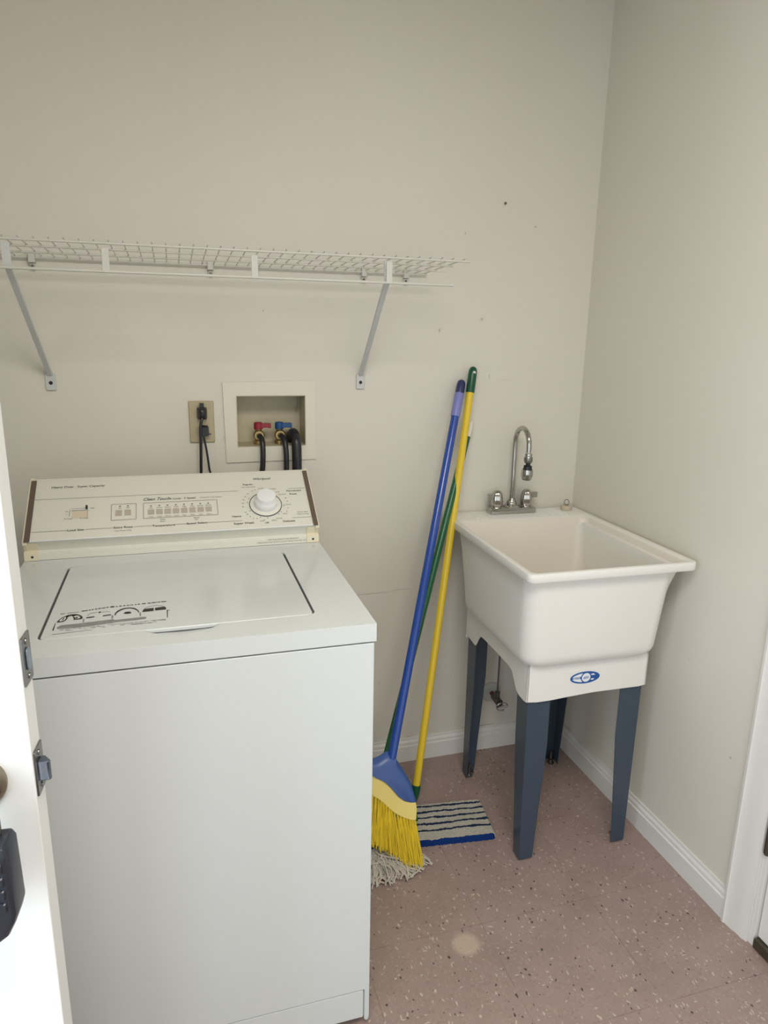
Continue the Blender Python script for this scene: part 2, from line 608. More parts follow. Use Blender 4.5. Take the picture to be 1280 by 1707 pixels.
def pad_material():
    m = bpy.data.materials.new('striped_microfibre')
    m.use_nodes = True
    nt = m.node_tree
    L = nt.links.new
    b = nt.nodes['Principled BSDF']
    b.inputs['Roughness'].default_value = 0.95
    b.inputs['Specular IOR Level'].default_value = 0.1
    tc = N(nt, 'ShaderNodeTexCoord')
    n = N(nt, 'ShaderNodeTexNoise')
    n.inputs['Scale'].default_value = 38
    L(tc.outputs['Object'], n.inputs['Vector'])
    sp = N(nt, 'ShaderNodeSeparateXYZ')
    L(tc.outputs['Object'], sp.inputs[0])
    a = N(nt, 'ShaderNodeMath', operation='MULTIPLY_ADD')
    L(n.outputs['Fac'], a.inputs[0])
    a.inputs[1].default_value = 0.014
    L(sp.outputs[1], a.inputs[2])
    r = N(nt, 'ShaderNodeValToRGB')
    mr = N(nt, 'ShaderNodeMapRange')
    mr.inputs[1].default_value = -0.085 + .007
    mr.inputs[2].default_value = 0.085 + .007
    L(a.outputs[0], mr.inputs[0])
    L(mr.outputs[0], r.inputs[0])
    cr_ = r.color_ramp
    cr_.interpolation = 'CONSTANT'
    W = (0.56, 0.53, 0.46, 1)
    D = (0.022, 0.04, 0.085, 1)
    B = (0.008, 0.035, 0.17, 1)
    stops = [(0.0, B), (0.050, W)]
    for c in (0.275, 0.435, 0.59, 0.74, 0.885):
        stops += [(c - 0.023, D), (c + 0.023, W)]
    el = cr_.elements
    el[0].position, el[0].color = stops[0]
    el[1].position, el[1].color = stops[1]
    for p, c in stops[2:]:
        e = el.new(p)
        e.color = c
    n2 = N(nt, 'ShaderNodeTexNoise')
    n2.inputs['Scale'].default_value = 350
    L(tc.outputs['Object'], n2.inputs['Vector'])
    mr2 = N(nt, 'ShaderNodeMapRange')
    mr2.inputs[3].default_value = 0.6
    mr2.inputs[4].default_value = 1.25
    L(n2.outputs['Fac'], mr2.inputs[0])
    sc = N(nt, 'ShaderNodeVectorMath', operation='SCALE')
    L(r.outputs[0], sc.inputs[0])
    L(mr2.outputs[0], sc.inputs['Scale'])
    L(sc.outputs[0], b.inputs['Base Color'])
    bp = N(nt, 'ShaderNodeBump')
    bp.inputs['Strength'].default_value = 0.8
    bp.inputs['Distance'].default_value = 0.003
    L(n2.outputs['Fac'], bp.inputs['Height'])
    L(bp.outputs[0], b.inputs['Normal'])
    return m


M['pad'] = pad_material()

# ================================================================ THE ROOM
XL, YR, ZC = -2.30, -3.42, 2.44
BX0, BX1, BZ0, BZ1 = -1.104, -0.905, 1.100, 1.248      # opening for the supply box
struct(obj('floor', MB().box(XL, 0.12, YR, 0.14, -0.08, 0), M['floor']))
struct(obj('ceiling', MB().box(XL, 0.12, YR, 0.14, ZC, ZC + .08), M['ceiling']))
wb = MB()
op = [(BX1, BZ1), (BX0, BZ1), (BX0, BZ0), (BX1, BZ0)]
wb.ring([(0.0, ZC), (XL, ZC), (XL, 0), (0.0, 0)], op, lambda a, b: (a, 0.0, b), lambda a, b: (a, 0.12, b))
struct(obj('wall_back', wb, M['wall']))
DY1, DY0, DZ = -0.934, -1.76, 2.05                      # doorway in the right wall
wr = MB()
wr.box(0, 0.12, DY1, 0.12, 0, ZC)
wr.box(0, 0.12, YR, DY0, 0, ZC)
wr.box(0, 0.12, DY0, DY1, DZ, ZC)
struct(obj('wall_right', wr, M['wall']))
struct(obj('wall_left', MB().box(XL - .1, XL, YR, 0.12, 0, ZC), M['wall']))
struct(obj('wall_rear', MB().box(XL - .1, 0.12, YR - .1, YR, 0, ZC), M['wall']))


def baseboard(name, p0, p1, inward):
    p0, p1, inw = Vector((*p0, 0)), Vector((*p1, 0)), Vector((*inward, 0))
    prof = [(0, 0), (.013, 0), (.013, .057), (.0085, .0595), (.0095, .064), (.0090, .070), (.0050, .0755), (.0045, .083), (0, .083)]
    b = MB().loft([[p + inw * d + Vector((0, 0, h)) for d, h in prof] for p in (p0, p1)])
    return struct(obj(name, b, M['trim']))


baseboard('baseboard_back', (XL, 0), (0, 0), (0, -1))
baseboard('baseboard_right', (0, -.012), (0, -.862), (-1, 0))

# casing round the right-hand doorway
def casing_profile(a0, a1):
    # from outer edge a0 to inner edge a1 : (along wall, thickness)
    w_ = a1 - a0
    return [(a0, 0), (a0, .017), (a0 + w_ * .10, .018), (a0 + w_ * .16, .0145), (a0 + w_ * .40, .0135), (a0 + w_ * .62, .010), (a0 + w_ * .86, .009), (a0 + w_ * .95, .006), (a1, .006), (a1, 0)]


tc_ = MB()
pr = casing_profile(-.862, -.934)
tc_.loft([[(-t, y, z) for y, t in pr] for z in (0.0, DZ + .07)])
pr2 = casing_profile(DY0 - .072, DY0)
tc_.loft([[(-t, y, z) for y, t in pr2] for z in (0.0, DZ + .07)])
tc_.box(-.013, 0, DY0, DY1, DZ, DZ + .07)
struct(obj('trim_1', tc_, M['trim'], smooth=True))
# jamb, door slab
dr = sroot('door_1', (0, -1.35, 0))
obj('door_jamb', MB().box(.0, .12, -.9475, -.9342, 0.0, DZ - .001).box(.0, .12, DY0 + .0002, DY0 + .0135, 0.0, DZ - .001), M['trim'], dr, bevel=.001)
obj('door_panel', MB().box(.008, .046, -1.744, -.951, .030, DZ - .006), M['doorp'], dr, bevel=.002)
for z in (.262, 1.02, 1.80):
    hg = MB()
    hg.tube([(-.003, -.9455, z), (-.003, -.9455, z + .090)], .0075, 12)
    hg.tube([(-.003, -.9455, z - .004), (-.003, -.9455, z)], .0055, 12)
    hg.tube([(-.003, -.9455, z + .09), (-.003, -.9455, z + .094)], .0055, 12)
    hg.box(.0, .0075, -.978, -.948, z, z + .09)
    obj('hinge', hg, M['bronze'], dr, smooth=True)
sw = MB()
sw.box(-.004, .05, -1.744, -.951, 0.002, .028)
obj('door_sweep', sw, M['bronze'], dr, bevel=.003)

# open door on the left: latch edge towards the camera's left
Nn = Vector((-1.4455, -1.222, 0))
d_in = Vector((0.08, 0.9968, 0))
d_f = Vector((-0.9968, 0.08, 0))
dl = sroot('door_2', (-1.4455, -1.222, 0))


def dpt(a, t, z):      # a along the face from the latch edge, t through the thickness
    p = Nn + d_f * a + d_in * t
    return (p.x, p.y, z)


TH = 0.035
sl = MB()
sl.hexa([dpt(0, 0, .012), dpt(.71, 0, .012), dpt(.71, TH, .012), dpt(0, TH, .012)], [dpt(0, 0, 2.03), dpt(.71, 0, 2.03), dpt(.71, TH, 2.03), dpt(0, TH, 2.03)])
obj('door_panel', sl, M['doorp'], dl, bevel=.0015)
for zc, kind in ((1.055, 'bolt'), (.915, 'latch')):
    pl = MB()
    o_ = rrect(.0030, TH - .0025, zc - .0285, zc + .0285, .001, 2)
    pl.prism(o_, lambda a, b: dpt(-.0002, a, b), lambda a, b: dpt(-.0022, a, b))
    po = obj('faceplate', pl, M['steel'], dl)
    po['label'] = 'worn steel plate set in the door edge'
    s = MB()
    for dz in (-.021, .021):
        c = dpt(-.0022, TH / 2, zc + dz)
        s.lathe([(0, 0), (.0034, 0), (.003, .0012), (0, .0013)], c, tuple(-d_f), 12)
    obj('screw', s, M['steel'], po, smooth=True)
    l = MB()
    if kind == 'latch':
        y0, y1 = TH / 2 - .0085, TH / 2 + .0065
        a0, a1 = -.002, -.0155
        lo = [(a0, y0), (a1 + .002, y0), (a1, y0 + .004), (a1 + .008, y1), (a0, y1)]
        l.loft([[dpt(a, t, zc + z) for a, t in lo] for z in (-.0125, -.011, .011, .0125)])
        obj('latch_bolt', l, mat('grey_worn_latch', (.13, .155, .20), .35, .5, noise=.15), po, bevel=.002)
    else:
        l.prism(rrect(TH / 2 - .0065, TH / 2 + .0065, zc - .0135, zc + .0135, .006, 5), lambda a, b: dpt(-.002, a, b), lambda a, b: dpt(-.0045, a, b))
        obj('dead_bolt', l, mat('grey_worn_bolt', (.25, .30, .36), .3, .6, noise=.15), po, bevel=.0015)
kb = MB()
kc = Vector(dpt(.060, 0, .915))
kb.lathe([(0, 0), (.032, 0), (.032, .004), (.028, .008), (.013, .010), (.011, .022), (.014, .030), (.023, .036), (.0265, .046), (.0265, .056), (.024, .064), (.012, .068), (0, .0685)], kc, tuple(-d_in), 32)
obj('door_knob', kb, mat('aged_brass_knob', (.33, .30, .24), .3, 1.0, noise=.15), dl, smooth=True)

# ================================================================ WASHING MACHINE
WX0, WX1, WF, WB_ = -1.608, -.941, -.891, -.215
wm = thing('washing_machine', (-1.2745, -.55, 0), 'white top-loading washing machine with a slanted ivory control console', 'washing machine')
cab = MB()
cab.box(WX0 + .003, WX1 - .003, WF + .008, WB_ - .004, .02, .8765)
obj('cabinet', cab, M['enamel'], wm, bevel=.003)
fp = MB()
o_ = [(WX0 + .003, .02), (WX0 + .014, .02), (WX0 + .014, .096), (WX1 - .014, .096), (WX1 - .014, .018), (WX1 - .010, .014), (WX1 - .005, .016), (WX1 - .003, .024), (WX1 - .003, .876), (WX0 + .003, .876)]
fp.prism(o_, lambda a, b: (a, WF + .002, b), lambda a, b: (a, WF + .0079, b))
obj('front_panel', fp, M['enamel'], wm, bevel=.0022, angle=25)
obj('toe_panel', MB().box(WX0 + .016, WX1 - .016, WF + .0034, WF + .0078, .024, .0938), M['enamel'], wm, bevel=.0012)
tp = MB().box(WX0, WX1, WF, WB_, .8795, .914)
top = obj('top_panel', tp, M['enamel'], wm, bevel=.0065, seg=4)
LX0, LX1, LY0, LY1 = -1.5095, -1.0385, -.8215, -.428
o0 = world_loc(wm)


def cutter(mb):
    return obj('cutter', mb, M['enamel'], None, local=True)


c1 = MB()
c1.prism([(x, y) for x, y in rrect(LX0, LX1, LY0, LY1, .014, 6)], lambda a, b: (a, b, .905), lambda a, b: (a, b, .93))
cc = cutter(c1)
top_loc = world_loc(top)
cut(top, cc)
sc_ = MB()
loops = []
for k in range(1, 12):
    t = k / 12.0
    zz = .9142 - .011 * math.cos(t * PI / 2) + (.004 if k == 11 else 0)
    s_ = math.sin(t * PI / 2)
    loops.append([(-1.2745 + .0635 * s_ * math.cos(a), -.822 + .0300 * s_ * math.sin(a), zz) for a in [2 * PI * i / 40 for i in range(40)]])
sc_.loft(loops)
cut(top, cutter(sc_))
lid = MB()
lid.prism([(x, y) for x, y in rrect(LX0 + .0042, LX1 - .0042, LY0 + .0012, LY1 - .0012, .011, 6)], lambda a, b: (a, b, .9065), lambda a, b: (a, b, .9143))
lido = obj('lid', lid, M['enamel'], wm, bevel=.0022, seg=3)
for xa, xb in ((LX0 + .0003, LX0 + .0040), (LX1 - .0040, LX1 - .0003)):
    obj('lid_gasket', MB().box(xa, xb, LY0 + .012, LY1 - .004, .9055, .9105), M['groove'], wm)

# ---- wash guide printed on the lid
TR = {"scroll1":[[-0.096,-0.0054],[-0.0933,0.0058],[-0.0899,0.0147],[-0.0854,0.0197],[-0.0812,0.0236],[-0.0803,0.0196],[-0.0814,0.015],[-0.0799,0.0097],[-0.0812,0.0003],[-0.0846,-0.006],[-0.0895,-0.0071],[-0.0928,-0.0074]],"hole1":[[-0.0923,-0.0016],[-0.0912,0.0053],[-0.0879,0.0129],[-0.0836,0.0155],[-0.0825,0.0103],[-0.0831,0.002],[-0.0868,-0.0018],[-0.09,-0.0034]],"core1":[[-0.0885,0.001],[-0.0876,0.0104],[-0.0853,0.0123],[-0.0854,0.0062],[-0.0869,0.0018]],"bridge":[[-0.0853,0.0184],[-0.0809,0.0247],[-0.0742,0.026],[-0.0662,0.0248],[-0.0658,0.0209],[-0.0717,0.0194],[-0.0775,0.0177],[-0.0803,0.0135]],"scroll2":[[-0.0747,0.0232],[-0.0662,0.0248],[-0.0594,0.0181],[-0.0544,0.0081],[-0.0548,-0.0003],[-0.0598,-0.0015],[-0.0691,-0.0015],[-0.0689,0.0032],[-0.072,0.015]],"hole2":[[-0.0707,0.0147],[-0.0655,0.0183],[-0.0606,0.0134],[-0.0584,0.0055],[-0.0611,0.0025],[-0.0664,0.0038],[-0.0667,0.0063],[-0.069,0.0118]],"core2":[[-0.0676,0.0102],[-0.0648,0.012],[-0.0617,0.0075],[-0.0639,0.0044],[-0.0662,0.0057]],"bar1":[[-0.0486,0.0054],[-0.0349,0.0069],[-0.0341,0.003],[-0.0378,0.0015],[-0.0476,0.0003]],"dot":[[-0.0298,0.0269],[-0.0264,0.0286],[-0.0255,0.0233],[-0.0287,0.0203]],"bar2":[[-0.021,0.0076],[-0.0068,0.0097],[-0.0064,0.0054],[-0.0202,0.0024]],"arc":[[-0.0008,0.0045],[-0.0005,0.0132],[0.0027,0.0239],[0.0085,0.0315],[0.0155,0.0357],[0.0246,0.0353],[0.033,0.0306],[0.0389,0.0199],[0.0421,0.0075],[0.0403,0.0067],[0.0372,0.0178],[0.0314,0.0262],[0.0239,0.031],[0.0167,0.0307],[0.0106,0.0263],[0.0049,0.0187],[0.0018,0.0113],[0.0011,0.0027]],"blob":[[0.0145,0.0069],[0.0167,0.0139],[0.0211,0.0154],[0.0257,0.0142],[0.0282,0.0085],[0.027,0.005],[0.0208,0.0045]],"box1":[[0.047,0.0076],[0.048,0.0176],[0.0506,0.0217],[0.0666,0.0229],[0.0669,0.0077],[0.0475,0.0069]],"box2":[[0.0689,0.0223],[0.0826,0.0247],[0.0868,0.0236],[0.0892,0.0156],[0.0887,0.0094],[0.0693,0.0091]],"fr1":[[-0.0978,-0.0418],[-0.0977,-0.0109],[-0.0967,-0.0105],[-0.0954,-0.0424]],"fr2":[[0.0901,0.0057],[0.0956,0.0056],[0.0956,0.0035],[0.092,0.0034],[0.0921,-0.031],[0.0908,-0.0311]],"base":[[-0.0098,-0.0202],[0.0387,-0.0179],[0.0546,-0.017],[0.0549,-0.0269],[0.0392,-0.029],[-0.0089,-0.0318]],"base0":[[-0.0922,-0.0297],[-0.0866,-0.0219],[-0.056,-0.0203],[-0.0292,-0.0177],[-0.0001,-0.0154],[0.0011,-0.0325],[-0.0308,-0.0361],[-0.0589,-0.0382],[-0.0903,-0.037]],"post1":[[-0.053,-0.0008],[-0.0501,-0.0003],[-0.0504,-0.017],[-0.0526,-0.0165]],"post2":[[-0.0055,0.0032],[-0.0025,0.0036],[-0.0022,-0.0125],[-0.005,-0.013]],"post3":[[0.0422,0.0049],[0.0449,0.0055],[0.0455,-0.0122],[0.0433,-0.0129]],"t1":[[-0.0956,0.0347],[-0.0875,0.0359],[-0.0874,0.0319],[-0.0946,0.0307]],"t2":[[-0.084,0.035],[-0.0641,0.0369],[-0.0638,0.0343],[-0.0836,0.0324]],"l1":[[-0.0953,-0.059],[-0.0324,-0.054],[-0.0323,-0.0554],[-0.095,-0.0608]],"l2":[[0.0314,-0.0485],[0.0651,-0.0476],[0.0651,-0.0488],[0.0315,-0.0499]],"l3":[[0.0754,-0.0382],[0.0891,-0.0393],[0.0891,-0.0417],[0.0754,-0.0406]],"l4":[[0.0657,-0.0382],[0.0723,-0.0386],[0.0719,-0.0422],[0.0662,-0.0414]],"a2":[[-0.0474,0.0113],[-0.0451,0.0219],[-0.0385,0.0261],[-0.0305,0.0259],[-0.0304,0.0246],[-0.0379,0.0244],[-0.0445,0.0203],[-0.0461,0.011]],"a3":[[-0.0251,0.0245],[-0.0147,0.027],[-0.009,0.0217],[-0.0093,0.0205],[-0.0146,0.0254],[-0.025,0.0227]],"a4":[[0.0488,0.02],[0.0531,0.0294],[0.0621,0.0346],[0.0723,0.0353],[0.0826,0.03],[0.0863,0.0237],[0.0859,0.0225],[0.0821,0.0285],[0.0723,0.0337],[0.0622,0.033],[0.0536,0.0277],[0.0498,0.0198]],"title":[[[-0.0596,0.0358],[-0.0493,0.0378],[-0.0497,0.0415],[-0.06,0.0394]],[[-0.0476,0.0382],[-0.0441,0.0389],[-0.0445,0.0426],[-0.048,0.0419]],[[-0.0428,0.0391],[-0.0393,0.0398],[-0.0397,0.0436],[-0.0432,0.0429]],[[-0.0372,0.0403],[-0.0332,0.0411],[-0.0336,0.0448],[-0.0375,0.044]],[[-0.0315,0.0414],[-0.0271,0.0423],[-0.0274,0.046],[-0.0318,0.0451]],[[-0.0254,0.0426],[-0.0196,0.0438],[-0.0199,0.0475],[-0.0257,0.0464]],[[-0.0179,0.0441],[-0.0139,0.0449],[-0.0142,0.0487],[-0.0182,0.0479]],[[-0.0112,0.0455],[-0.0046,0.0468],[-0.0048,0.0506],[-0.0115,0.0492]],[[-0.0103,0.0441],[-0.0036,0.0445],[-0.0039,0.0483],[-0.0106,0.0479]],[[-0.0014,0.0446],[0.0022,0.0448],[0.002,0.0486],[-0.0016,0.0484]],[[0.0045,0.0449],[0.009,0.0452],[0.0088,0.049],[0.0043,0.0487]],[[0.0117,0.0454],[0.0158,0.0456],[0.0156,0.0494],[0.0115,0.0492]],[[0.0181,0.0457],[0.0213,0.0459],[0.0211,0.0497],[0.0179,0.0495]],[[0.0227,0.046],[0.0245,0.0461],[0.0243,0.0499],[0.0225,0.0498]],[[0.0259,0.0462],[0.0291,0.0463],[0.0289,0.0502],[0.0257,0.05]],[[0.0327,0.0466],[0.035,0.0467],[0.0348,0.0505],[0.0325,0.0504]],[[0.0373,0.0468],[0.0414,0.047],[0.0413,0.0509],[0.0371,0.0506]],[[0.0447,0.0472],[0.0516,0.0476],[0.0515,0.0515],[0.0445,0.0511]],[[0.0553,0.0478],[0.0609,0.0482],[0.0608,0.052],[0.0552,0.0517]],[[0.0627,0.0483],[0.0693,0.0486],[0.0692,0.0525],[0.0626,0.0521]],[[0.0707,0.0487],[0.0725,0.0488],[0.0725,0.0527],[0.0706,0.0526]],[[0.0739,0.0489],[0.0777,0.0491],[0.0776,0.053],[0.0739,0.0528]],[[0.0796,0.0492],[0.089,0.0498],[0.0889,0.0536],[0.0795,0.0531]]]}
sk = MB()


def lp(a, b, z=.9146):
    return (a - 1.3925, b - .7425, z)


sk.cur = 0
for k in ('scroll1', 'bridge', 'scroll2', 'bar1', 'dot', 'bar2', 'arc', 'blob', 'box1', 'box2'):
    sk.flat(TR[k], lambda a, b: lp(a, b, .91470))
sk.cur = 1
for k in ('hole1', 'hole2'):
    sk.flat(TR[k], lambda a, b: lp(a, b, .91478))
sk.cur = 0
for k in ('core1', 'core2'):
    sk.flat(TR[k], lambda a, b: lp(a, b, .91486))
sk.cur = 2
for k in ('base',):
    sk.flat(TR[k], lambda a, b: lp(a, b, .91458))
for k in ('base0', 'post1', 'post2', 'post3', 't1', 't2', 'l1', 'l2', 'l3', 'l4', 'a2', 'a3', 'a4'):
    sk.flat(TR[k], lambda a, b: lp(a, b, .91464))
sk.cur = 3
for q in TR['title']:
    sk.flat(q, lambda a, b: lp(a, b, .91470))
sk.cur = 0
for k in ('fr1', 'fr2'):
    sk.flat(TR[k], lambda a, b: lp(a, b, .91466))
# fine print rows
sk.cur = 2
for row in range(3):
    a = -.086
    while a < .085:
        w_ = random.uniform(.004, .012)
        b0 = -.0415 - row * .0042 + (a + .086) * .018
        if random.random() < (.85, .6, .45)[row]:
            sk.flat([(a, b0), (a + w_, b0 + w_ * .018), (a + w_, b0 + .0014 + w_ * .018), (a, b0 + .0014)], lambda p, q: lp(p, q, .91462))
        a += w_ + .002
so = obj('wash_guide_sticker', sk, [M['stick'], M['enamel'], M['stickg'], M['stickt']], lido, fix=False)
so['label'] = 'black and green printed wash guide'

# ---- console
PB = Vector((0, -.371, .961))
PT = Vector((0, -.216, 1.065))
pv = (PT - PB).normalized()
pn = Vector((0, -pv.z, pv.y))
PLn = (PT - PB).length
co = MB()
prof = [(-.371, .9605), (-.3695, .9565), (-.366, .954), (-.3565, .9345), (-.3650, .931), (-.3655, .9145), (-.19, .9145), (-.187, 1.052), (-.194, 1.0645), (-.205, 1.0685), (-.2155, 1.0655)]
co.loft([[(x, y, z) for y, z in prof] for x in (-1.5995, -.9495)])
cono = obj('console', co, M['panel'], wm, bevel=.0008, seg=2)


def pp(u, v, h=0.0):
    p = PB + pv * v + pn * h
    return (-1.6067 + u, p.y, p.z)


for s_, x0, x1 in ((0, -1.6075, -1.5985), (1, -.9505, -.9415)):
    e = MB()
    pe = [(-.3725, .9605), (-.3725, .953), (-.3585, .9345), (-.3670, .9315), (-.3675, .9146), (-.188, .9146), (-.185, 1.054), (-.193, 1.067), (-.204, 1.071), (-.2155, 1.0675)]
    e.loft([[(x, y, z) for y, z in pe] for x in (x0, x1)])
    eo = obj('end_cap', e, M['cream'], wm, bevel=.0012)
    eo['label'] = 'yellowed cream end cap with dark screw'
    xa, xb = (x0, x0 + .030) if s_ == 0 else (x1 - .030, x1)
    lg = MB()
    lg.loft([[(x, y, z) for y, z in [(-.3680, .9145), (-.3680, .9325), (-.3590, .9355), (-.3700, .9545), (-.3660, .9545), (-.350, .934), (-.350, .9145)]] for x in (xa, xb)])
    obj('mounting_lug', lg, M['cream'], eo, bevel=.0008)
    scw = MB().lathe([(0, 0), (.0028, 0), (.0022, .0008), (0, .0009)], ((xa + xb) / 2 + (.002 if s_ == 0 else 0), -.3681, .9235), (0, -1, 0), 12)
    obj('screw', scw, M['hole'], eo, smooth=True)
    st = MB()
    ua, ub = (.0028, .0145) if s_ == 0 else (.6510, .6625)
    st.prism([(ua, -.003), (ub, -.003), (ub, PLn + .001), (ua, PLn + .001)], lambda a, b: pp(a, b, .0), lambda a, b: pp(a, b, .0028))
    obj('edge_strip', st, M['brown'], eo, bevel=.0006)

# highlight along the panel's lower edge, made as a whiter bead
obj('panel_edge_highlight', MB().tube([pp(.0148, -.0006, .0006), pp(.6505, -.0006, .0006)], .0016, 8), M['knobw'], cono, smooth=True)

pr_ = MB()
H0 = .0005


def P0(a, b):
    return pp(a, b, H0)


def bar(a0, b0, a1, b1, w_):
    d = Vector((a1 - a0, b1 - b0))
    n = Vector((-d.y, d.x)).normalized() * w_ / 2
    pr_.add([P0(a0 + n.x, b0 + n.y), P0(a1 + n.x, b1 + n.y), P0(a1 - n.x, b1 - n.y), P0(a0 - n.x, b0 - n.y)], [(0, 3, 2, 1)])


def txt(s, u, v, size, ax=0.5, shear=0.0, sx=1.15, bold=0.015):
    pr_.text(s, size, lambda a, b: P0(u + a, v + b), ax, shear, sx, bold)


pr_.cur = 1
LW = .0011
bar(.0155, .1263, .4804, .1263, LW); bar(.606, .1270, .650, .1270, LW)
for a, b in ((.0155, .0915), (.1273, .1863), (.2334, .2770), (.3237, .3535), (.3973, .4806), (.6021, .6500)):
    bar(a, .0263, b, .0263, LW)
for x0, x1, y0, y1 in ((.1825, .2377, .0498, .1000), (.2541, .4255, .0502, .0998)):
    bar(x0, y0, x1, y0, .0013); bar(x0, y1, x1, y1, .0013); bar(x0, y0, x0, y1, .0013); bar(x1, y0, x1, y1, .0013)
bar(.0960, .0865, .1310, .0865, .0018); bar(.1310, .0865, .1310, .063, .0008); bar(.0945, .0925, .1270, .0925, .0008)
bar(.0920, .090, .0920, .0680, .0012)
pr_.cur = 0
txt('Heavy Duty \u00b7 Super Capacity', .0477, .1615, .0088, 0, .1)
txt('Whirlpool', .5441, .1625, .0105, .5, .35, 1.0)
txt('Clean Touch', .2543, .1075, .0125, 0, .45, .95)
txt('4 Cycle \u00b7 2 Speed', .3145, .1075, .0075, 0, 0)
txt('Load Size', .1078, .0235, .0080)
txt('Extra Rinse', .2095, .0240, .0080)
txt('Temperature', .2990, .0228, .0082)
txt('Speed Select', .3745, .0242, .0080)
txt('Regular', .5062, .1450, .0075, .5, .2)
txt('Permanent', .6195, .1165, .0075)
txt('Press', .6160, .1050, .0075)
txt('Heavy', .4690, .0385, .0080)
txt('Super Wash', .4840, .0150, .0085)
txt('Delicate', .5930, .0140, .0078)
txt('Off', .5390, .0130, .0060)
txt('max', .1410, .0905, .0045)
pr_.cur = 1
txt('Heavy Duty Cycle', .5060, .1370, .0042)
txt('2 Speed 4 Cycle System', .3855, .1080, .0048, 0)
txt('Cold Water Only', .2095, .0150, .0045)
txt('Wash', .2970, .0430, .0045); txt('Rinse', .2970, .0370, .0045)
txt('Agitate', .3740, .0430, .0045); txt('Spin', .3740, .0370, .0045)
txt('Pull to Start', .6310, .0430, .0048); txt('Push to Stop', .6310, .0360, .0048)
txt('XL', .0860, .0830, .0045); txt('L', .0860, .0750, .0045)
txt('Ex Small', .0900, .0600, .0045); txt('Ex Large', .1240, .0600, .0045)
for k, (a, b) in enumerate(((.2015, 'On'), (.2190, 'Off'))):
    txt(b, a, .0855, .0045)
names1 = ['Hot', 'Warm', 'Warm', 'Cold', 'Reg', 'Reg', 'Gentle', 'Gentle']
names2 = ['Cold', 'Cold', 'Warm', 'Cold', 'Fast', 'Slow', 'Fast', 'Slow']
for k in range(8):
    uc = .2712 + k * .01903
    txt(names1[k], uc, .0815, .0046)
    txt(names2[k], uc, .0530, .0046)
pr_.cur = 0
for k in range(8):
    uc = .2712 + k * .01903
    bar(uc - .002, .0895, uc + .002, .0895, .0028)
for uc in (.2015, .2190):
    bar(uc - .002, .0930, uc + .002, .0930, .0028)
# dial ring lettering
DU, DV = .5425, .0755


def ringtext(s, deg, r, size, cur):
    pr_.cur = cur
    a0 = math.radians(deg)
    cx, cy = DU + r * math.cos(a0), DV + r * math.sin(a0)
    pr_.text(s, size, lambda a, b: P0(cx + a, cy + b - size * .35), .5, 0, 1.1)


for deg, s in ((148, '14'), (160, '12'), (172, '10'), (184, '8'), (135, '16'), (120, '6'), (112, '4'), (95, 'SOAK'), (70, 'PREWASH'), (48, '10'), (35, 'EXTRA'), (20, '8'), (8, '6'), (-4, 'COOL'), (-16, '4'), (-28, '2'), (-38, 'SPIN'), (-60, 'RINSE'), (-75, 'SPIN'), (-105, 'OFF'), (-128, '4'), (-138, '6'), (-148, '10'), (-156, '14')):
    ringtext(s, deg, .0560, .0055, 0 if len(s) < 3 else 1)
pr_.cur = 2
for deg in (-120, -100, 52):
    ringtext('\u2022', deg, .0520, .010, 2)
pr_.cur = 0
for deg in (150, 168, 205, -112, -90, -50, -38, -8, 55):
    a0 = math.radians(deg)
    c_, s_ = math.cos(a0), math.sin(a0)
    bar(DU + .043 * c_, DV + .043 * s_, DU + .0465 * c_, DV + .0465 * s_, .0014)
po = obj('printed_lettering', pr_, [M['print_'], M['line'], M['redp']], cono, fix=False)
po['label'] = 'dark grey printed words and rules'
# lip lettering
ll = MB()
for z, s in ((.9262, 'USE THE RIGHT DETERGENT'), (.9200, 'MEASURE FOR EACH LOAD AND WATER LEVEL')):
    ll.text(s, .0046, lambda a, b: (-1.030 + a, -.36585, z + b), .5, 0, 1.3)
obj('printed_lettering', ll, M['line'], cono, fix=False)
# pads
for k in range(8):
    uc = .2712 + k * .01903
    obj('touch_pad', MB().prism(rrect(uc - .0074, uc + .0074, .0620, .0775, .001, 2), lambda a, b: pp(a, b, -.001), lambda a, b: pp(a, b, .0009)), M['btn'], cono)
for uc in (.1990, .2192):
    obj('touch_pad', MB().prism(rrect(uc - .0072, uc + .0072, .0630, .0810, .001, 2), lambda a, b: pp(a, b, -.001), lambda a, b: pp(a, b, .0009)), M['btn'], cono)
sb_ = MB()
sb_.prism(rrect(.0970, .1305, .0630, .0840, .001, 2), lambda a, b: pp(a, b, -.001), lambda a, b: pp(a, b, .0004))
obj('load_size_scale', sb_, mat('peach_panel_print', (.70, .60, .46), .5, noise=.05), cono)
obj('slider_knob', MB().prism(rrect(.1265, .1305, .0890, .0975, .001, 2), lambda a, b: pp(a, b, -.001), lambda a, b: pp(a, b, .006)), M['hole'], cono, bevel=.0006)
# dial
kc = Vector(pp(DU, DV, 0))
ringm = MB().lathe([(.0385, 0), (.0385, .0016), (.0402, .0016), (.0402, 0)], kc, tuple(pn), 64)
obj('dial_ring', ringm, M['groove'], cono, smooth=True)
ds = MB().lathe([(0, 0), (.0384, 0), (.0384, .0012), (.036, .0022), (0, .0024)], kc, tuple(pn), 64)
dko = obj('dial_knob', ds, M['panel'], cono, smooth=True)
dk = MB().lathe([(0, .002), (.0280, .002), (.0285, .010), (.0275, .017), (.0245, .0215), (.0238, .0225), (.0232, .0320), (.0222, .0345), (.020, .0352), (0, .0352)], kc, tuple(pn), 64)
obj('knob_cap', dk, M['knobw'], dko, smooth=True)
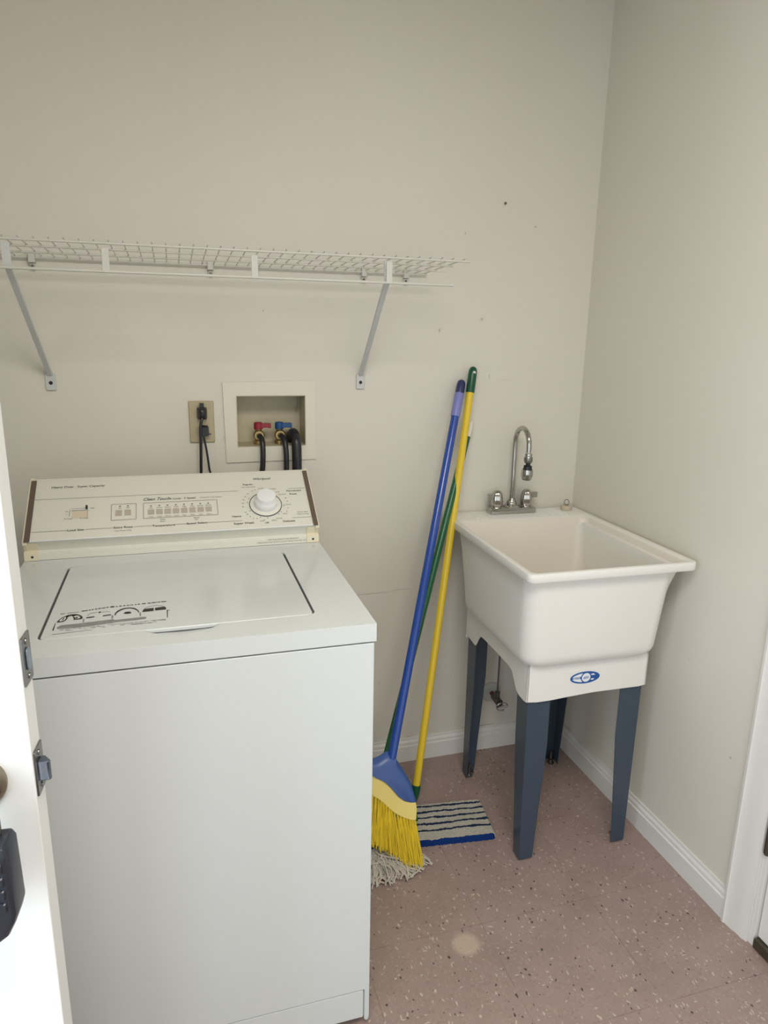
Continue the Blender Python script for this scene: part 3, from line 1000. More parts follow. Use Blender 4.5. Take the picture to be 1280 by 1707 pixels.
# levelling feet
for fx in (WX0 + .06, WX1 - .06):
    for fy in (WF + .06, WB_ - .06):
        obj('levelling_foot', MB().lathe([(0, 0), (.018, 0), (.018, .008), (.007, .010), (.007, .0205), (0, .0205)], (fx, fy, 0), (0, 0, 1), 20), M['black'], wm, smooth=True)

# ================================================================ WIRE SHELF
sh = thing('wire_shelf', (-1.3, -.15, 1.54), 'white wire wall shelf with angled support brackets above the washing machine', 'shelf')
SX0, SX1 = -2.05, -.543
dk_ = MB()
x = SX1 - .012
while x > SX0:
    pth = [(x, -.008, 1.5932), (x, -.290, 1.6035), (x, -.3015, 1.6042), (x, -.3060, 1.6065)]
    dk_.tube(pth, .0014, 6)
    x -= .0297
obj('cross_wires', dk_, M['wire'], sh, smooth=True)
for y, z, xe, r in ((-.012, 1.5895, SX1 - .008, .0028), (-.105, 1.5927, SX1 - .012, .0026), (-.205, 1.5963, SX1 - .004, .0026), (-.299, 1.5995, SX1 + .004, .0030), (-.3065, 1.5410, -.585, .0034)):
    obj('long_rod', MB().tube([(SX0, y, z), (xe, y, z)], r, 10), M['wire'], sh, smooth=True)
for xx in (-1.714, -1.3945, -1.0755, -.753):
    p_ = MB()
    p_.prism(rrect(xx - .0075, xx + .0075, 1.5385, 1.590, .004, 3), lambda a, b: (a, -.3105, b), lambda a, b: (a, -.3070, b))
    obj('lip_clip', p_, M['wire'], sh, bevel=.001)
for xx in (-1.588, -1.158, -.737, -.612):
    c_ = MB()
    c_.box(xx - .008, xx + .008, -.018, -.0005, 1.577, 1.600)
    c_.box(xx - .006, xx + .006, -.009, -.0005, 1.560, 1.577)
    co_ = obj('wall_clip', c_, M['wire'], sh, bevel=.002)
    obj('screw', MB().lathe([(0, 0), (.004, 0), (.003, .0015), (0, .0018)], (xx, -.0091, 1.569), (0, -1, 0), 12), M['greym'], co_, smooth=True)
for xw, xt in ((-1.573, -1.590), (-.743, -.754)):
    b_ = MB()
    A = Vector((xw, -.010, 1.302)); B = Vector((xt, -.300, 1.5440)); 
    # channel-section strut
    d = (B - A).normalized()
    side = Vector((1, 0, 0))
    nn = d.cross(side).normalized()
    loops = []
    for p, wd in ((A, .0065), (B, .0065)):
        loops.append([p + side * (wd * a) + nn * b for a, b in ((-1, 0), (1, 0), (1, .009), (.78, .009), (.78, .0022), (-.78, .0022), (-.78, .009), (-1, .009))])
    b_.loft(loops)
    b_.prism([(xt - .0085, 1.541), (xt + .0085, 1.541), (xt + .0085, 1.592), (xt - .0085, 1.592)], lambda a, b: (a, -.3005, b), lambda a, b: (a, -.2965, b))
    bo = obj('support_bracket', b_, M['bracket'], sh, bevel=.0012)
    f_ = MB()
    f_.prism(rrect(xw - .0125, xw + .0125, 1.264, 1.308, .004, 3), lambda a, b: (a, -.0002, b), lambda a, b: (a, -.0065, b))
    obj('bracket_foot', f_, M['bracket'], bo, bevel=.0015)
    obj('screw', MB().lathe([(0, 0), (.0048, 0), (.0045, .001), (.002, .0004), (0, .0002)], (xw, -.0066, 1.283), (0, -1, 0), 16), M['hole'], bo, smooth=True)

# ================================================================ OUTLET AND CORDS
ot = thing('wall_outlet', (-1.198, 0, 1.117), 'almond electrical outlet plate left of the recessed supply box', 'outlet')
pl = MB()
pl.loft([[(a, -.0002, b) for a, b in rrect(-1.2325, -1.1640, 1.1170, 1.2335, .003, 3)], [(a, -.003, b) for a, b in rrect(-1.2325, -1.1640, 1.1170, 1.2335, .003, 3)], [(a, -.0058, b) for a, b in rrect(-1.2295, -1.1670, 1.1200, 1.2305, .003, 3)]])
obj('cover_plate', pl, M['almond'], ot)
for zc in (1.2000, 1.1500):
    obj('receptacle', MB().prism(rrect(-1.2155, -1.1815, zc - .0140, zc + .0140, .012, 5), lambda a, b: (a, -.005, b), lambda a, b: (a, -.0072, b)), M['almond'], ot, bevel=.0008)


def cord(label, plug_c, path, r, flat_=False):
    c = thing('power_cord', (plug_c[0], -.0072, plug_c[2]), label, 'power cord', 'power cords in the wall outlet')
    px, py, pz = plug_c
    p = MB()
    loops = []
    if not flat_:
        for yy, hw, z0, z1 in ((-.0074, .013, -.016, .013), (-.016, .0135, -.018, .015), (-.024, .0115, -.018, .016), (-.033, .008, -.014, .012), (-.037, .004, -.008, .006)):
            loops.append([(px + a, yy, pz + b) for a, b in rrect(-hw, hw, z0, z1, .0035, 3)])
        p.loft(loops)
        p.box(px - .0055, px + .0055, -.022, -.0076, pz + .012, pz + .026)
    else:
        for yy, hw, z0, z1 in ((-.0074, .0125, -.014, .014), (-.026, .0125, -.015, .014), (-.032, .010, -.012, .011)):
            loops.append([(px + a, yy, pz + b) for a, b in rrect(-hw, hw, z0, z1, .004, 3)])
        p.loft(loops)
        p.tube([(px + .006, -.022, pz - .009), (px + .018, -.022, pz - .0095)], .002, 8)
    obj('plug', p, M['black'], c, smooth=True)
    obj('cable', MB().tube(smoothpath(path), r, 10), M['black'], c, smooth=True)


cord('black power cord with a bulky angled plug in the upper socket', (-1.197, 0, 1.2020),
     [(-1.197, -.030, 1.190), (-1.2005, -.034, 1.178), (-1.2035, -.036, 1.160), (-1.2045, -.037, 1.12), (-1.2070, -.035, 1.05), (-1.2080, -.034, .98), (-1.205, -.04, .60), (-1.205, -.12, .50), (-1.205, -.2125, .49)], .0042)
cord('black power cord with a square plug in the lower socket', (-1.1935, 0, 1.1525),
     [(-1.195, -.026, 1.146), (-1.1945, -.030, 1.130), (-1.190, -.030, 1.10), (-1.185, -.030, 1.05), (-1.180, -.030, .98), (-1.178, -.04, .60), (-1.178, -.10, .30), (-1.180, -.2125, .20)], .0030, True)

# ================================================================ RECESSED SUPPLY BOX
bx = thing('washer_supply_box', (-1.005, 0, 1.058), 'ivory recessed washer supply box with red and blue valves', 'supply box')
fr = MB()
fr.ring([(-.876, 1.289), (-1.139, 1.283), (-1.135, 1.057), (-.876, 1.060)], [(BX1 - .0012, BZ1 - .0012), (BX0 + .0012, BZ1 - .0012), (BX0 + .0012, BZ0 + .0012), (BX1 - .0012, BZ0 + .0012)],
        lambda a, b: (a, -.0006, b), lambda a, b: (a, -.0050, b))
obj('frame', fr, M['boxw'], bx, bevel=.001)
inn = MB()
e_ = .0006
x0, x1, z0, z1, yb, ye = BX0 + e_, BX1 - e_, BZ0 + e_, BZ1 - e_, .088, -.0048
t_ = .0025
inn.box(x0, x1, yb, yb + t_, z0, z1)
inn.box(x0, x0 + t_, ye, yb, z0, z1)
inn.box(x1 - t_, x1, ye, yb, z0, z1)
inn.box(x0 + t_, x1 - t_, ye, yb, z0, z0 + t_)
inn.box(x0 + t_, x1 - t_, ye, yb, z1 - t_, z1)
inn.tube([(x1 - .012, yb - .001, 1.24), (x1 - .010, yb - .004, 1.215), (x1 - .016, yb - .004, 1.19)], .0022, 6)
obj('box_lining', inn, M['boxin'], bx)
for nm, xc, mm, lb in (('hot', -1.0385, M['red'], 'red lever handle'), ('cold', -.9775, M['blue'], 'blue lever handle')):
    v = MB()
    yv = .030
    v.lathe([(0, 0), (.0145, 0), (.0145, .010), (.011, .012), (.011, .020), (0, .020)], (xc, yv + .008, z0 + t_ + .0002), (0, 0, 1), 24)
    v.lathe([(0, 0), (.013, 0), (.014, .006), (.0155, .008), (.0155, .022), (.013, .025), (0, .025)], (xc, yv + .012, 1.1300), (0, -1, 0), 24)
    v.lathe([(0, 0), (.010, 0), (.010, .014), (0, .014)], (xc, yv + .008, 1.1395), (0, 0, 1), 20)
    vo = obj('valve_body', v, M['brass'], bx, smooth=True)
    h = MB()
    h.lathe([(0, 0), (.0125, 0), (.0130, .003), (.0125, .017), (.010, .020), (0, .0205)], (xc, yv + .006, 1.1470), (0, 0, 1), 20)
    h.loft([[(xc + .004, yv - .004, 1.1495), (xc + .004, yv + .014, 1.1495), (xc + .004, yv + .014, 1.1625), (xc + .004, yv - .004, 1.1625)],
            [(xc + .020, yv - .004, 1.1515), (xc + .020, yv + .012, 1.1515), (xc + .020, yv + .012, 1.1640), (xc + .020, yv - .004, 1.1640)],
            [(xc + .036, yv - .005, 1.1495), (xc + .036, yv + .013, 1.1495), (xc + .036, yv + .013, 1.1635), (xc + .036, yv - .005, 1.1635)]])
    ho = obj('valve_handle', h, mm, bx, bevel=.0012)
    ho['label'] = lb


def hose(name, label, path, r, group=None):
    o = obj(name, MB().tube(smoothpath(path), r, 16), M['black'], None, smooth=True)
    return tag(o, label, 'hose', group)


hose('fill_hose', 'black rubber fill hose below the red valve', [(-1.0385, .0145, 1.1295), (-1.0370, .000, 1.1290), (-1.0340, -.016, 1.118), (-1.0340, -.026, 1.090), (-1.0360, -.028, 1.050), (-1.0415, -.030, 1.00), (-1.045, -.032, .90), (-1.045, -.05, .56), (-1.045, -.12, .47), (-1.045, -.2125, .46)], .0077, 'fill hoses')
hose('fill_hose', 'black rubber fill hose below the blue valve', [(-.9775, .0145, 1.1295), (-.9750, .000, 1.1290), (-.9700, -.016, 1.117), (-.9680, -.026, 1.090), (-.9680, -.028, 1.050), (-.9690, -.030, 1.00), (-.970, -.032, .90), (-.970, -.05, .56), (-.970, -.12, .47), (-.970, -.2125, .46)], .0077, 'fill hoses')
hose('drain_hose', 'thick black drain hose hooked into the supply box', [(-.9415, .060, 1.106), (-.9415, .050, 1.122), (-.9400, .025, 1.1355), (-.9385, -.005, 1.1320), (-.9375, -.024, 1.113), (-.9375, -.030, 1.08), (-.9380, -.032, 1.03), (-.9390, -.036, .95), (-.946, -.05, .45), (-.955, -.12, .30), (-.960, -.2125, .28)], .0140)

# ================================================================ NAIL
nl = MB()
nl.tube([(-.310, -.0001, 1.797), (-.310, -.006, 1.798)], .0016, 8)
nl.lathe([(0, 0), (.0038, 0), (.0034, .0012), (0, .0014)], (-.310, -.006, 1.798), (0, -1, 0), 12)
tag(obj('nail', nl, M['greym'], None, smooth=True), 'small dark nail head in the back wall above the faucet', 'nail')

# ================================================================ UTILITY SINK
RZ = -.0222
SXo, SYo = -.0035, -.0140
sk_ = thing('utility_sink', (SXo, SYo, 0), 'white moulded utility sink on four blue-grey metal legs', 'sink', None, RZ)
R_ = .874


def ins(x0, x1, y0, y1, z, r):
    return [(a, b, z) for a, b in rrect(x0, x1, y0, y1, r, 8)]


tb = MB()
L_ = []
L_.append(ins(-.38, -.13, -.50, -.22, .5975, .02))
L_.append(ins(-.412, -.086, -.546, -.175, .5975, .03))
for k in range(6):
    a = math.radians(15 + 15 * k)
    q = .036 * (1 - math.sin(a))
    L_.append(ins(-.448 + q, -.056 - q, -.583 + q, -.143 - q, .598 + .042 * (1 - math.cos(a)), .044))
L_.append(ins(-.4515, -.0510, -.586, -.136, .70, .044))
L_.append(ins(-.4560, -.0440, -.591, -.118, .80, .040))
L_.append(ins(-.4585, -.0405, -.593, -.108, .846, .034))
L_.append(ins(-.463, -.039, -.598, -.020, .8510, .030))
L_.append(ins(-.4700, -.0010, -.6160, -.001, .8525, .018))
L_.append(ins(-.4712, 0.0, -.6170, 0.0, .8545, .018))
L_.append(ins(-.4712, 0.0, -.6170, 0.0, .8695, .018))
L_.append(ins(-.4700, -.0012, -.6158, -.0012, .8730, .017))
L_.append(ins(-.4670, -.0042, -.6128, -.0042, .8745, .015))
L_.append(ins(-.4600, -.012, -.6055, -.012, .8740, .012))
L_.append(ins(-.4540, -.017, -.602, -.100, .8725, .018))
L_.append(ins(-.4510, -.021, -.598, -.110, .8685, .022))
L_.append(ins(-.4495, -.024, -.594, -.116, .858, .026))
L_.append(ins(-.4450, -.036, -.582, -.130, .80, .034))
L_.append(ins(-.4390, -.058, -.570, -.150, .68, .040))
L_.append(ins(-.430, -.078, -.558, -.160, .635, .045))
L_.append(ins(-.412, -.096, -.540, -.178, .613, .045))
L_.append(ins(-.370, -.138, -.498, -.220, .609, .03))
tb.loft(L_)
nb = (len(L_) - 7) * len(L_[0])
tb.mi = [1 if min(f) >= nb else 0 for f in tb.f]  # inner basin faces take a beiger tone than the outside
tubo = obj('tub', tb, [M['sink'], mat('beige_basin_lining', (.80, .755, .675), .4, noise=.03, nscale=7)], sk_, local=True, smooth=True)
for k in range(7):
    rb = MB()
    xx = -.405 + k * .018 if k < 3 else -.150 + (k - 3) * .0165
    rb.loft([[(xx + a, -.026, .8735 + b) for a, b in ((-.0045, 0), (0, .0048), (.0045, 0))], [(xx + .020 + a, -.096, .8722 + b) for a, b in ((-.0045, 0), (0, .0040), (.0045, 0))]])
    obj('deck_rib', rb, M['sink'], tubo, local=True, smooth=True)

# apron with leg sockets
AX0, AX1, AY0, AY1 = -.4240, -.0700, -.5560, -.1380
ap = MB()


def apron_edge(L):
    # lower edge along a side of length L : (s, z)
    return [(0, .503), (.018, .499), (.055, .500), (.075, .506), (.090, .520), (.104, .540), (.118, .5465), (.150, .5475),
            (L - .150, .5475), (L - .118, .5465), (L - .104, .540), (L - .090, .522), (L - .075, .508), (L - .055, .500), (L - .018, .499), (L, .503)]


Ls = AY1 - AY0
side_pts = [(.0, .503), (.014, .500), (.045, .502), (.060, .508), (.078, .530), (.092, .548), (.115, .5535), (.160, .5545), (.270, .5555), (.310, .5540), (.328, .533), (.345, .507), (.360, .509), (Ls, .514)]
for xx, dx in ((AX0, .006), (AX1, -.006)):
    out = [(s, z + (.009 if dx < 0 and s < .02 else 0)) for s, z in side_pts] + [(Ls, .606), (0, .606)]
    ap.prism(out, lambda s, z: (xx, AY0 + s, z), lambda s, z: (xx + dx, AY0 + s, z))
Lf = AX1 - AX0
front = [(0, .503), (.03, .4995), (.07, .500), (.11, .503), (.16, .506), (Lf - .16, .508), (Lf - .09, .508), (Lf - .05, .508), (Lf - .02, .508), (Lf, .511)]
for yy, dy in ((AY0, .006), (AY1, -.006)):
    out = front + [(Lf, .606), (0, .606)]
    ap.prism(out, lambda s, z: (AX0 + s, yy, z), lambda s, z: (AX0 + s, yy + dy, z))
obj('apron', ap, M['sink'], sk_, local=True, bevel=.0015)

# oval maker's badge on the front of the apron
bd = MB()
bc = (-.2585, .5555)
yB = AY0 - .0006


def ell(rx, rz, cx=0, cz=0, n=48, a0=0, a1=360):
    return [(bc[0] + cx + rx * math.cos(math.radians(a0 + (a1 - a0) * k / n)), bc[1] + cz + rz * math.sin(math.radians(a0 + (a1 - a0) * k / n))) for k in range(n)]


def lay(k):
    return lambda a, b: (a, yB - .0002 * k, b)


bd.cur = 1
bd.flat(ell(.0460, .0190), lay(0))
bd.cur = 0
bd.flat(ell(.0435, .0172), lay(1))
bd.cur = 1
bd.flat([(bc[0] + a, bc[1] + b) for a, b in ((-.038, .0025), (-.030, .0078), (-.016, .0118), (-.0075, .0125), (-.010, .006), (-.010, .0035))], lay(2))
bd.flat([(bc[0] + a, bc[1] + b) for a, b in ((-.038, -.0025), (-.030, -.0078), (-.016, -.0118), (-.0075, -.0125), (-.010, -.006), (-.010, -.0035))], lay(2))
bd.flat([(bc[0] + a, bc[1] + b) for a, b in ((.0165, .0080), (.024, .0095), (.030, .0045), (.0185, .0050))], lay(2))
bd.flat([(bc[0] + a, bc[1] + b) for a, b in ((.0165, -.0080), (.024, -.0090), (.028, -.0050), (.0185, -.0050))], lay(2))
bd.text('MUSTEE', .0068, lambda a, b: (bc[0] - .0245 + a, yB - .0005, bc[1] - .0025 + b), .5, 0, .85, .02)
bd.cur = 0
bd.flat(ell(.0155, .0155, .003), lay(3))
bd.cur = 1
bd.flat(ell(.0125, .0125, .003), lay(4))
bd.cur = 0
bd.text('elm', .0125, lambda a, b: (bc[0] + .003 + a, yB - .0011, bc[1] - .0035 + b), .5, .4, .85, .01)
bo = obj('maker_badge', bd, [M['logo'], M['logow']], sk_, local=True, fix=False)
bo['label'] = 'blue and white oval badge'

# legs: tapered angle-section, corner on the outside
for cx0, cy0, cx1, cy1, sx_, sy_ in ((-.4175, -.5495, -.4020, -.5390, 1, 1), (-.0765, -.5495, -.0690, -.5390, -1, 1), (-.4175, -.1445, -.4050, -.1200, 1, -1), (-.0765, -.1445, -.0700, -.1200, -1, -1)):
    lg = MB()
    zt, zb = .590, .006
    rows = []
    for z, wf, ws in ((zt, .066, .062), (.36, .065, .060), (zb, .041, .037)):
        t = (zt - z) / (zt - zb)
        cx, cy = cx0 + (cx1 - cx0) * t, cy0 + (cy1 - cy0) * t
        th = .0028
        rows.append([(cx, cy, z), (cx + sx_ * wf, cy, z), (cx + sx_ * wf, cy + sy_ * th, z), (cx + sx_ * th, cy + sy_ * th, z), (cx + sx_ * th, cy + sy_ * ws, z), (cx, cy + sy_ * ws, z)])
    lg.loft(rows)
    lo = obj('leg', lg, M['legm'], sk_, local=True, bevel=.0012)
    ft = MB()
    ft.lathe([(0, 0), (.011, 0), (.012, .004), (.006, .008), (.0045, .010), (.0045, .045), (0, .045)], (cx1 + sx_ * .017, cy1 + sy_ * .017, .0), (0, 0, 1), 16)
    ft.box(min(cx1 + sx_ * .003, cx1 + sx_ * .030), max(cx1 + sx_ * .003, cx1 + sx_ * .030), min(cy1 + sy_ * .003, cy1 + sy_ * .028), max(cy1 + sy_ * .003, cy1 + sy_ * .028), .016, .019)
    obj('levelling_foot', ft, M['greym'], lo, local=True, smooth=True)
# drain and tailpiece
dn = MB()
dn.lathe([(0, 0), (.030, 0), (.030, -.006), (.021, -.010), (.021, -.05), (.019, -.052), (.019, -.10), (0, -.10)], (-.254, -.36, .5970), (0, 0, 1), 24)
obj('drain_tailpiece', dn, M['whitep'], sk_, local=True, smooth=True)

# ---- faucet
fa = thing('faucet', (-.2475, -.040, .8745), 'chrome gooseneck faucet with two lever handles on the utility sink', 'faucet', None, RZ)
bs = MB()
bs.loft([[(a, b, z) for a, b in rrect(-.081 + q, .079 - q, -.026 + q, .024 - q, .012 - q * .5, 5)] for z, q in ((.0, 0), (.012, 0), (.0155, .003), (.0170, .006))])
bs.loft([[(a, b, z) for a, b in rrect(-.026 + q, .026 - q, -.021 + q, .021 - q, .010 - q * .5, 5)] for z, q in ((.012, 0), (.019, .002), (.022, .006))])
obj('base_plate', bs, M['chrome'], fa, local=True, smooth=True)
sp = MB()
sp.lathe([(0, 0), (.0155, 0), (.0165, .006), (.0160, .014), (.0120, .021), (.0090, .027), (0, .027)], (0, 0, .018), (0, 0, 1), 28)
pth = [(0, 0, .03), (0, 0, .10), (0, 0, .18), (0, 0, .225)]
for k in range(1, 13):
    a = math.radians(180 - 15 * k)
    pth.append((0, -.047 - .047 * math.cos(a), .225 + .050 * math.sin(a)))
pth.append((0, -.094, .207))
sp.tube(pth, .0078, 20)
spo = obj('spout', sp, M['chrome'], fa, local=True, smooth=True)
Cn = (0.0, -.0945, .205)
obj('spout_collar', MB().lathe([(0, 0), (.0098, 0), (.0108, -.004), (.0108, -.010), (.0125, -.013), (0, -.013)], Cn, (0, 0, 1), 24), M['chrome'], spo, local=True, smooth=True)
obj('swivel_joint', MB().lathe([(0, -.012), (.0128, -.012), (.0132, -.018), (.0132, -.024), (.011, -.029), (.006, -.033), (0, -.033)], Cn, (0, 0, 1), 24), M['dchrome'], spo, local=True, smooth=True)
t1 = (.0015, -.0965, .205)
obj('spray_neck', MB().lathe([(0, -.030), (.0065, -.030), (.007, -.036), (.0125, -.039), (.0130, -.046), (.0150, -.052), (0, -.052)], t1, (.03, -.05, 1), 24), M['black'], spo, local=True, smooth=True)
obj('spray_head', MB().lathe([(0, -.050), (.0165, -.050), (.0180, -.062), (.0182, -.068), (.0160, -.074), (.0150, -.079), (0, -.079)], t1, (.03, -.05, 1), 28), [M['chrome']], spo, local=True, smooth=True)
obj('spray_face', MB().lathe([(0, -.078), (.0148, -.078), (.0125, -.082), (0, -.083)], t1, (.03, -.05, 1), 24), M['black'], spo, local=True, smooth=True)
for s_ in (-1, 1):
    h = MB()
    hx = s_ * .0515
    h.lathe([(0, 0), (.0195, 0), (.0200, .004), (.0150, .007), (0, .007)], (hx, 0, .0135), (0, 0, 1), 24)
    n = 20
    loops = []
    for z, r in ((.018, .0150), (.024, .0180), (.034, .0190), (.050, .0178), (.063, .0145), (.070, .0095), (.072, .003)):
        loops.append([(hx + r * (1 + .07 * math.cos(5 * 2 * PI * k / 40)) * math.cos(2 * PI * k / 40), r * (1 + .07 * math.cos(5 * 2 * PI * k / 40)) * math.sin(2 * PI * k / 40), z) for k in range(40)])
    h.loft(loops)
    h.loft([[(hx + s_ * .010, -.006, .044), (hx + s_ * .010, .006, .044), (hx + s_ * .010, .006, .062), (hx + s_ * .010, -.006, .062)],
            [(hx + s_ * .034, -.0045 - .004, .046), (hx + s_ * .034, .0045 - .004, .046), (hx + s_ * .034, .0045 - .004, .063), (hx + s_ * .034, -.0045 - .004, .063)]])
    obj('lever_handle', h, M['chrome'], fa, local=True, smooth=True)

# ---- rubber stopper on the deck
stp = thing('sink_stopper', (-.054, -.052, .8745), 'beige rubber sink stopper with a wire ring on the sink corner', 'stopper')
obj('stopper_body', MB().lathe([(0, 0), (.0180, 0), (.0190, .004), (.0180, .012), (.016, .0135), (0, .0135)], (0, 0, 0), (0, 0, 1), 28), M['stop'], stp, local=True, smooth=True)
rg = []
for k in range(25):
    a = 2 * PI * k / 24
    rg.append((.0085 * math.cos(a), .002 * math.sin(a), .0235 + .0090 * math.sin(a)))
obj('pull_ring', MB().tube(rg, .0011, 8).tube([(0, 0, .012), (0, 0, .0155)], .0022, 8), M['greym'], stp, local=True, smooth=True)

# ---- shut-off valve on the wall under the sink
sv = thing('shutoff_valve', (-.262, 0, .214), 'small shutoff valve with oval handle under the utility sink', 'valve')
obj('escutcheon', MB().lathe([(.0100, 0.0002), (.0360, .0002), (.0365, .0030), (.0335, .0060), (.026, .0085), (.0100, .0100)], (-.262, 0, .216), (0, -1, 0), 32), mat('grey_flange_plastic', (.60, .60, .57), .35, noise=.1), sv, smooth=True)
obj('pipe_stub', MB().tube([(-.262, -.0002, .216), (-.262, -.034, .214)], .0078, 16), M['copper'], sv, smooth=True)
vb = MB()
vb.tube([(-.262, -.030, .214), (-.262, -.074, .210)], .0130, 16)
vb.tube([(-.262, -.052, .214), (-.262, -.052, .242)], .0095, 14)
vb.tube([(-.262, -.068, .214), (-.262, -.088, .213)], .0045, 12)
obj('valve_body', vb, M['greym'], sv, smooth=True)
hd = MB()
ovp = [(-.262 + .020 * math.cos(2 * PI * k / 24), -.092, .208 + .014 * math.sin(2 * PI * k / 24)) for k in range(25)]
hd.tube(ovp, .0022, 8)
hd.tube([(-.281, -.092, .208), (-.243, -.092, .208)], .0026, 8)
obj('oval_handle', hd, M['chrome'], sv, smooth=True)
obj('supply_tube', MB().tube(smoothpath([(-.262, -.052, .236), (-.2615, -.052, .33), (-.260, -.051, .50), (-.256, -.050, .70), (-.250, -.046, .845)]), .0030, 10), M['steel'], sv, smooth=True)

# ================================================================ BROOM, MOPS
BK = .365


def bp_(x, z, off=0.0):     # the leaning broom's own plane, off = towards the room
    return (x, -.02 - (1.295 - z) * BK - off * .94, z - off * .34)


br = thing('broom', (-.72, -.45, 0), 'angled broom with blue handle, blue cap and yellow bristles', 'broom')
A = Vector(bp_(-.746, .283)); B = Vector(bp_(-.430, 1.291))
D = (B - A).normalized()
Ln = (B - A).length
# stays clear of the wall
obj('handle', MB().tube([A, B - D * .115], .0122, 20), M['bluepole'], br, smooth=True)
q0 = B - D * .118
ghp = MB()
ghp.lathe([(0, 0), (.0132, 0), (.0138, .004), (.0138, .070), (.0128, .0745), (0, .0745)], q0, tuple(D), 24)
gro = obj('grip', ghp, M['lilac'], br, smooth=True)
gro['label'] = 'lilac plastic grip'
gt = MB()
gt.lathe([(0, .074), (.0128, .074), (.0132, .080), (.0130, .103), (.0110, .112), (.0060, .117), (0, .118)], q0, tuple(D), 24)
obj('hang_tip', gt, M['navy'], br, smooth=True)

capo = [(-.768, .294), (-.756, .297), (-.735, .294), (-.733, .281), (-.730, .272), (-.718, .255), (-.705, .231), (-.695, .208), (-.687, .175), (-.688, .170), (-.701, .171), (-.720, .178), (-.736, .191), (-.749, .208), (-.760, .222), (-.775, .238), (-.791, .249), (-.810, .259), (-.826, .272), (-.826, .284), (-.806, .286), (-.793, .285), (-.780, .288)]


def inflate(outl, th, edge):
    """a rounded slab: outline shrunk towards its middle on the faces"""
    cx = sum(p[0] for p in outl) / len(outl)
    cz = sum(p[1] for p in outl) / len(outl)
    L = []
    for off, k in ((-th, .80), (-th * .75, .92), (-edge, 1.0), (edge, 1.0), (th * .75, .92), (th, .80)):
        L.append([bp_(cx + (x - cx) * k, cz + (z - cz) * k, off) for x, z in outl])
    return L


obj('cap', MB().loft(inflate(capo, .018, .008)), M['bluecap'], br, smooth=True)
yb = [(-.688, .173), (-.687, .154), (-.691, .128), (-.700, .1285), (-.710, .131), (-.733, .142), (-.756, .158), (-.774, .176), (-.791, .193), (-.812, .208), (-.845, .222), (-.850, .250), (-.832, .272), (-.820, .268), (-.791, .252), (-.775, .241), (-.760, .225), (-.749, .211), (-.736, .194), (-.720, .181), (-.701, .174)]
ybm = MB()
ybm.prism(yb, lambda a, b: bp_(a, b, -.012), lambda a, b: bp_(a, b, .012))
obj('bristle_band', ybm, M['yband'], br, bevel=.0035)
# bristles in tufts
bb = MB()
low = [(-.692, .131), (-.710, .134), (-.733, .145), (-.756, .161), (-.774, .179), (-.791, .196), (-.812, .211), (-.846, .226)]
tips = [(-.684, .024), (-.704, .017), (-.725, .029), (-.754, .050), (-.784, .067), (-.811, .085), (-.840, .105), (-.875, .125)]


def lerp(P, t):
    t = max(0, min(.9999, t)) * (len(P) - 1)
    i = int(t)
    f = t - i
    return (P[i][0] * (1 - f) + P[i + 1][0] * f, P[i][1] * (1 - f) + P[i + 1][1] * f)


NT = 19
for ti in range(NT):
    for row in (-1, 0, 1):
        t = (ti + .5 + row * .22) / NT
        rx, rz_ = lerp(low, t)
        for k in range(13):
            ts = t + random.gauss(0, .022)
            ex, ez = lerp(tips, ts)
            ex += random.gauss(0, .0025) - (.004 if ts < 0 else 0)
            ez += random.gauss(.004, .005)
            off0 = row * .007 + random.gauss(0, .0015)
            off1 = row * .016 + random.gauss(0, .006)
            a = bp_(rx + random.gauss(0, .0011), rz_ + .004, off0)
            c = bp_(ex, ez, off1)
            mdx = random.gauss(0, .0015)
            b = tuple((a[i] + c[i]) / 2 for i in range(3))
            b = (b[0] + mdx, b[1] + random.gauss(0, .002), b[2])
            c = (c[0], c[1], max(c[2], .018))
            bb.tube([a, b, c], .00115, 4, True)
bo_ = obj('bristles', bb, M['bristle'], br)
bo_['kind'] = 'stuff'

# flat mop
fm = thing('flat_mop', (-.62, -.33, 0), 'yellow-handled flat mop with a blue-striped white floor pad', 'mop')
A = Vector((-.6225, -.2560, .072)); B = Vector((-.3960, -.0260, 1.330))
D = (B - A).normalized()
obj('handle', MB().tube([A, B - D * .072], .0112, 20), M['ypole'], fm, smooth=True)
tpx = MB()
tpx.lathe([(0, 0), (.0128, 0), (.0132, .003), (.0132, .055), (.0125, .066), (.010, .074), (.005, .078), (0, .079)], B - D * .078, tuple(D), 24)
to = obj('end_cap', tpx, M['green'], fm, smooth=True)
to['label'] = 'dark green plastic end cap'
hx_ = B - D * .012 + Vector((0, -.0128, -.001))
obj('hang_hole', MB().lathe([(0, 0), (.0045, 0), (.0040, .0006), (0, .0008)], B - D * .016 + Vector((0, -.0126, 0)), (0, -1, .15), 16), M['whitep'], to, smooth=True)
jt = MB()
jt.tube([A + D * .012, A - D * .006, A - D * .030], .013, 16, True, [.0135, .0135, .0105])
jt.tube([A - D * .028, (-.6520, -.3060, .028)], .0085, 14)
jt.box(-.684, -.640, -.330, -.292, .017, .030)
obj('swivel_joint', jt, M['green'], fm, smooth=True)
padr = -.12
pd = MB()
rp = random.Random(5)
nx, ny = 170, 72
vs, fs = [], []
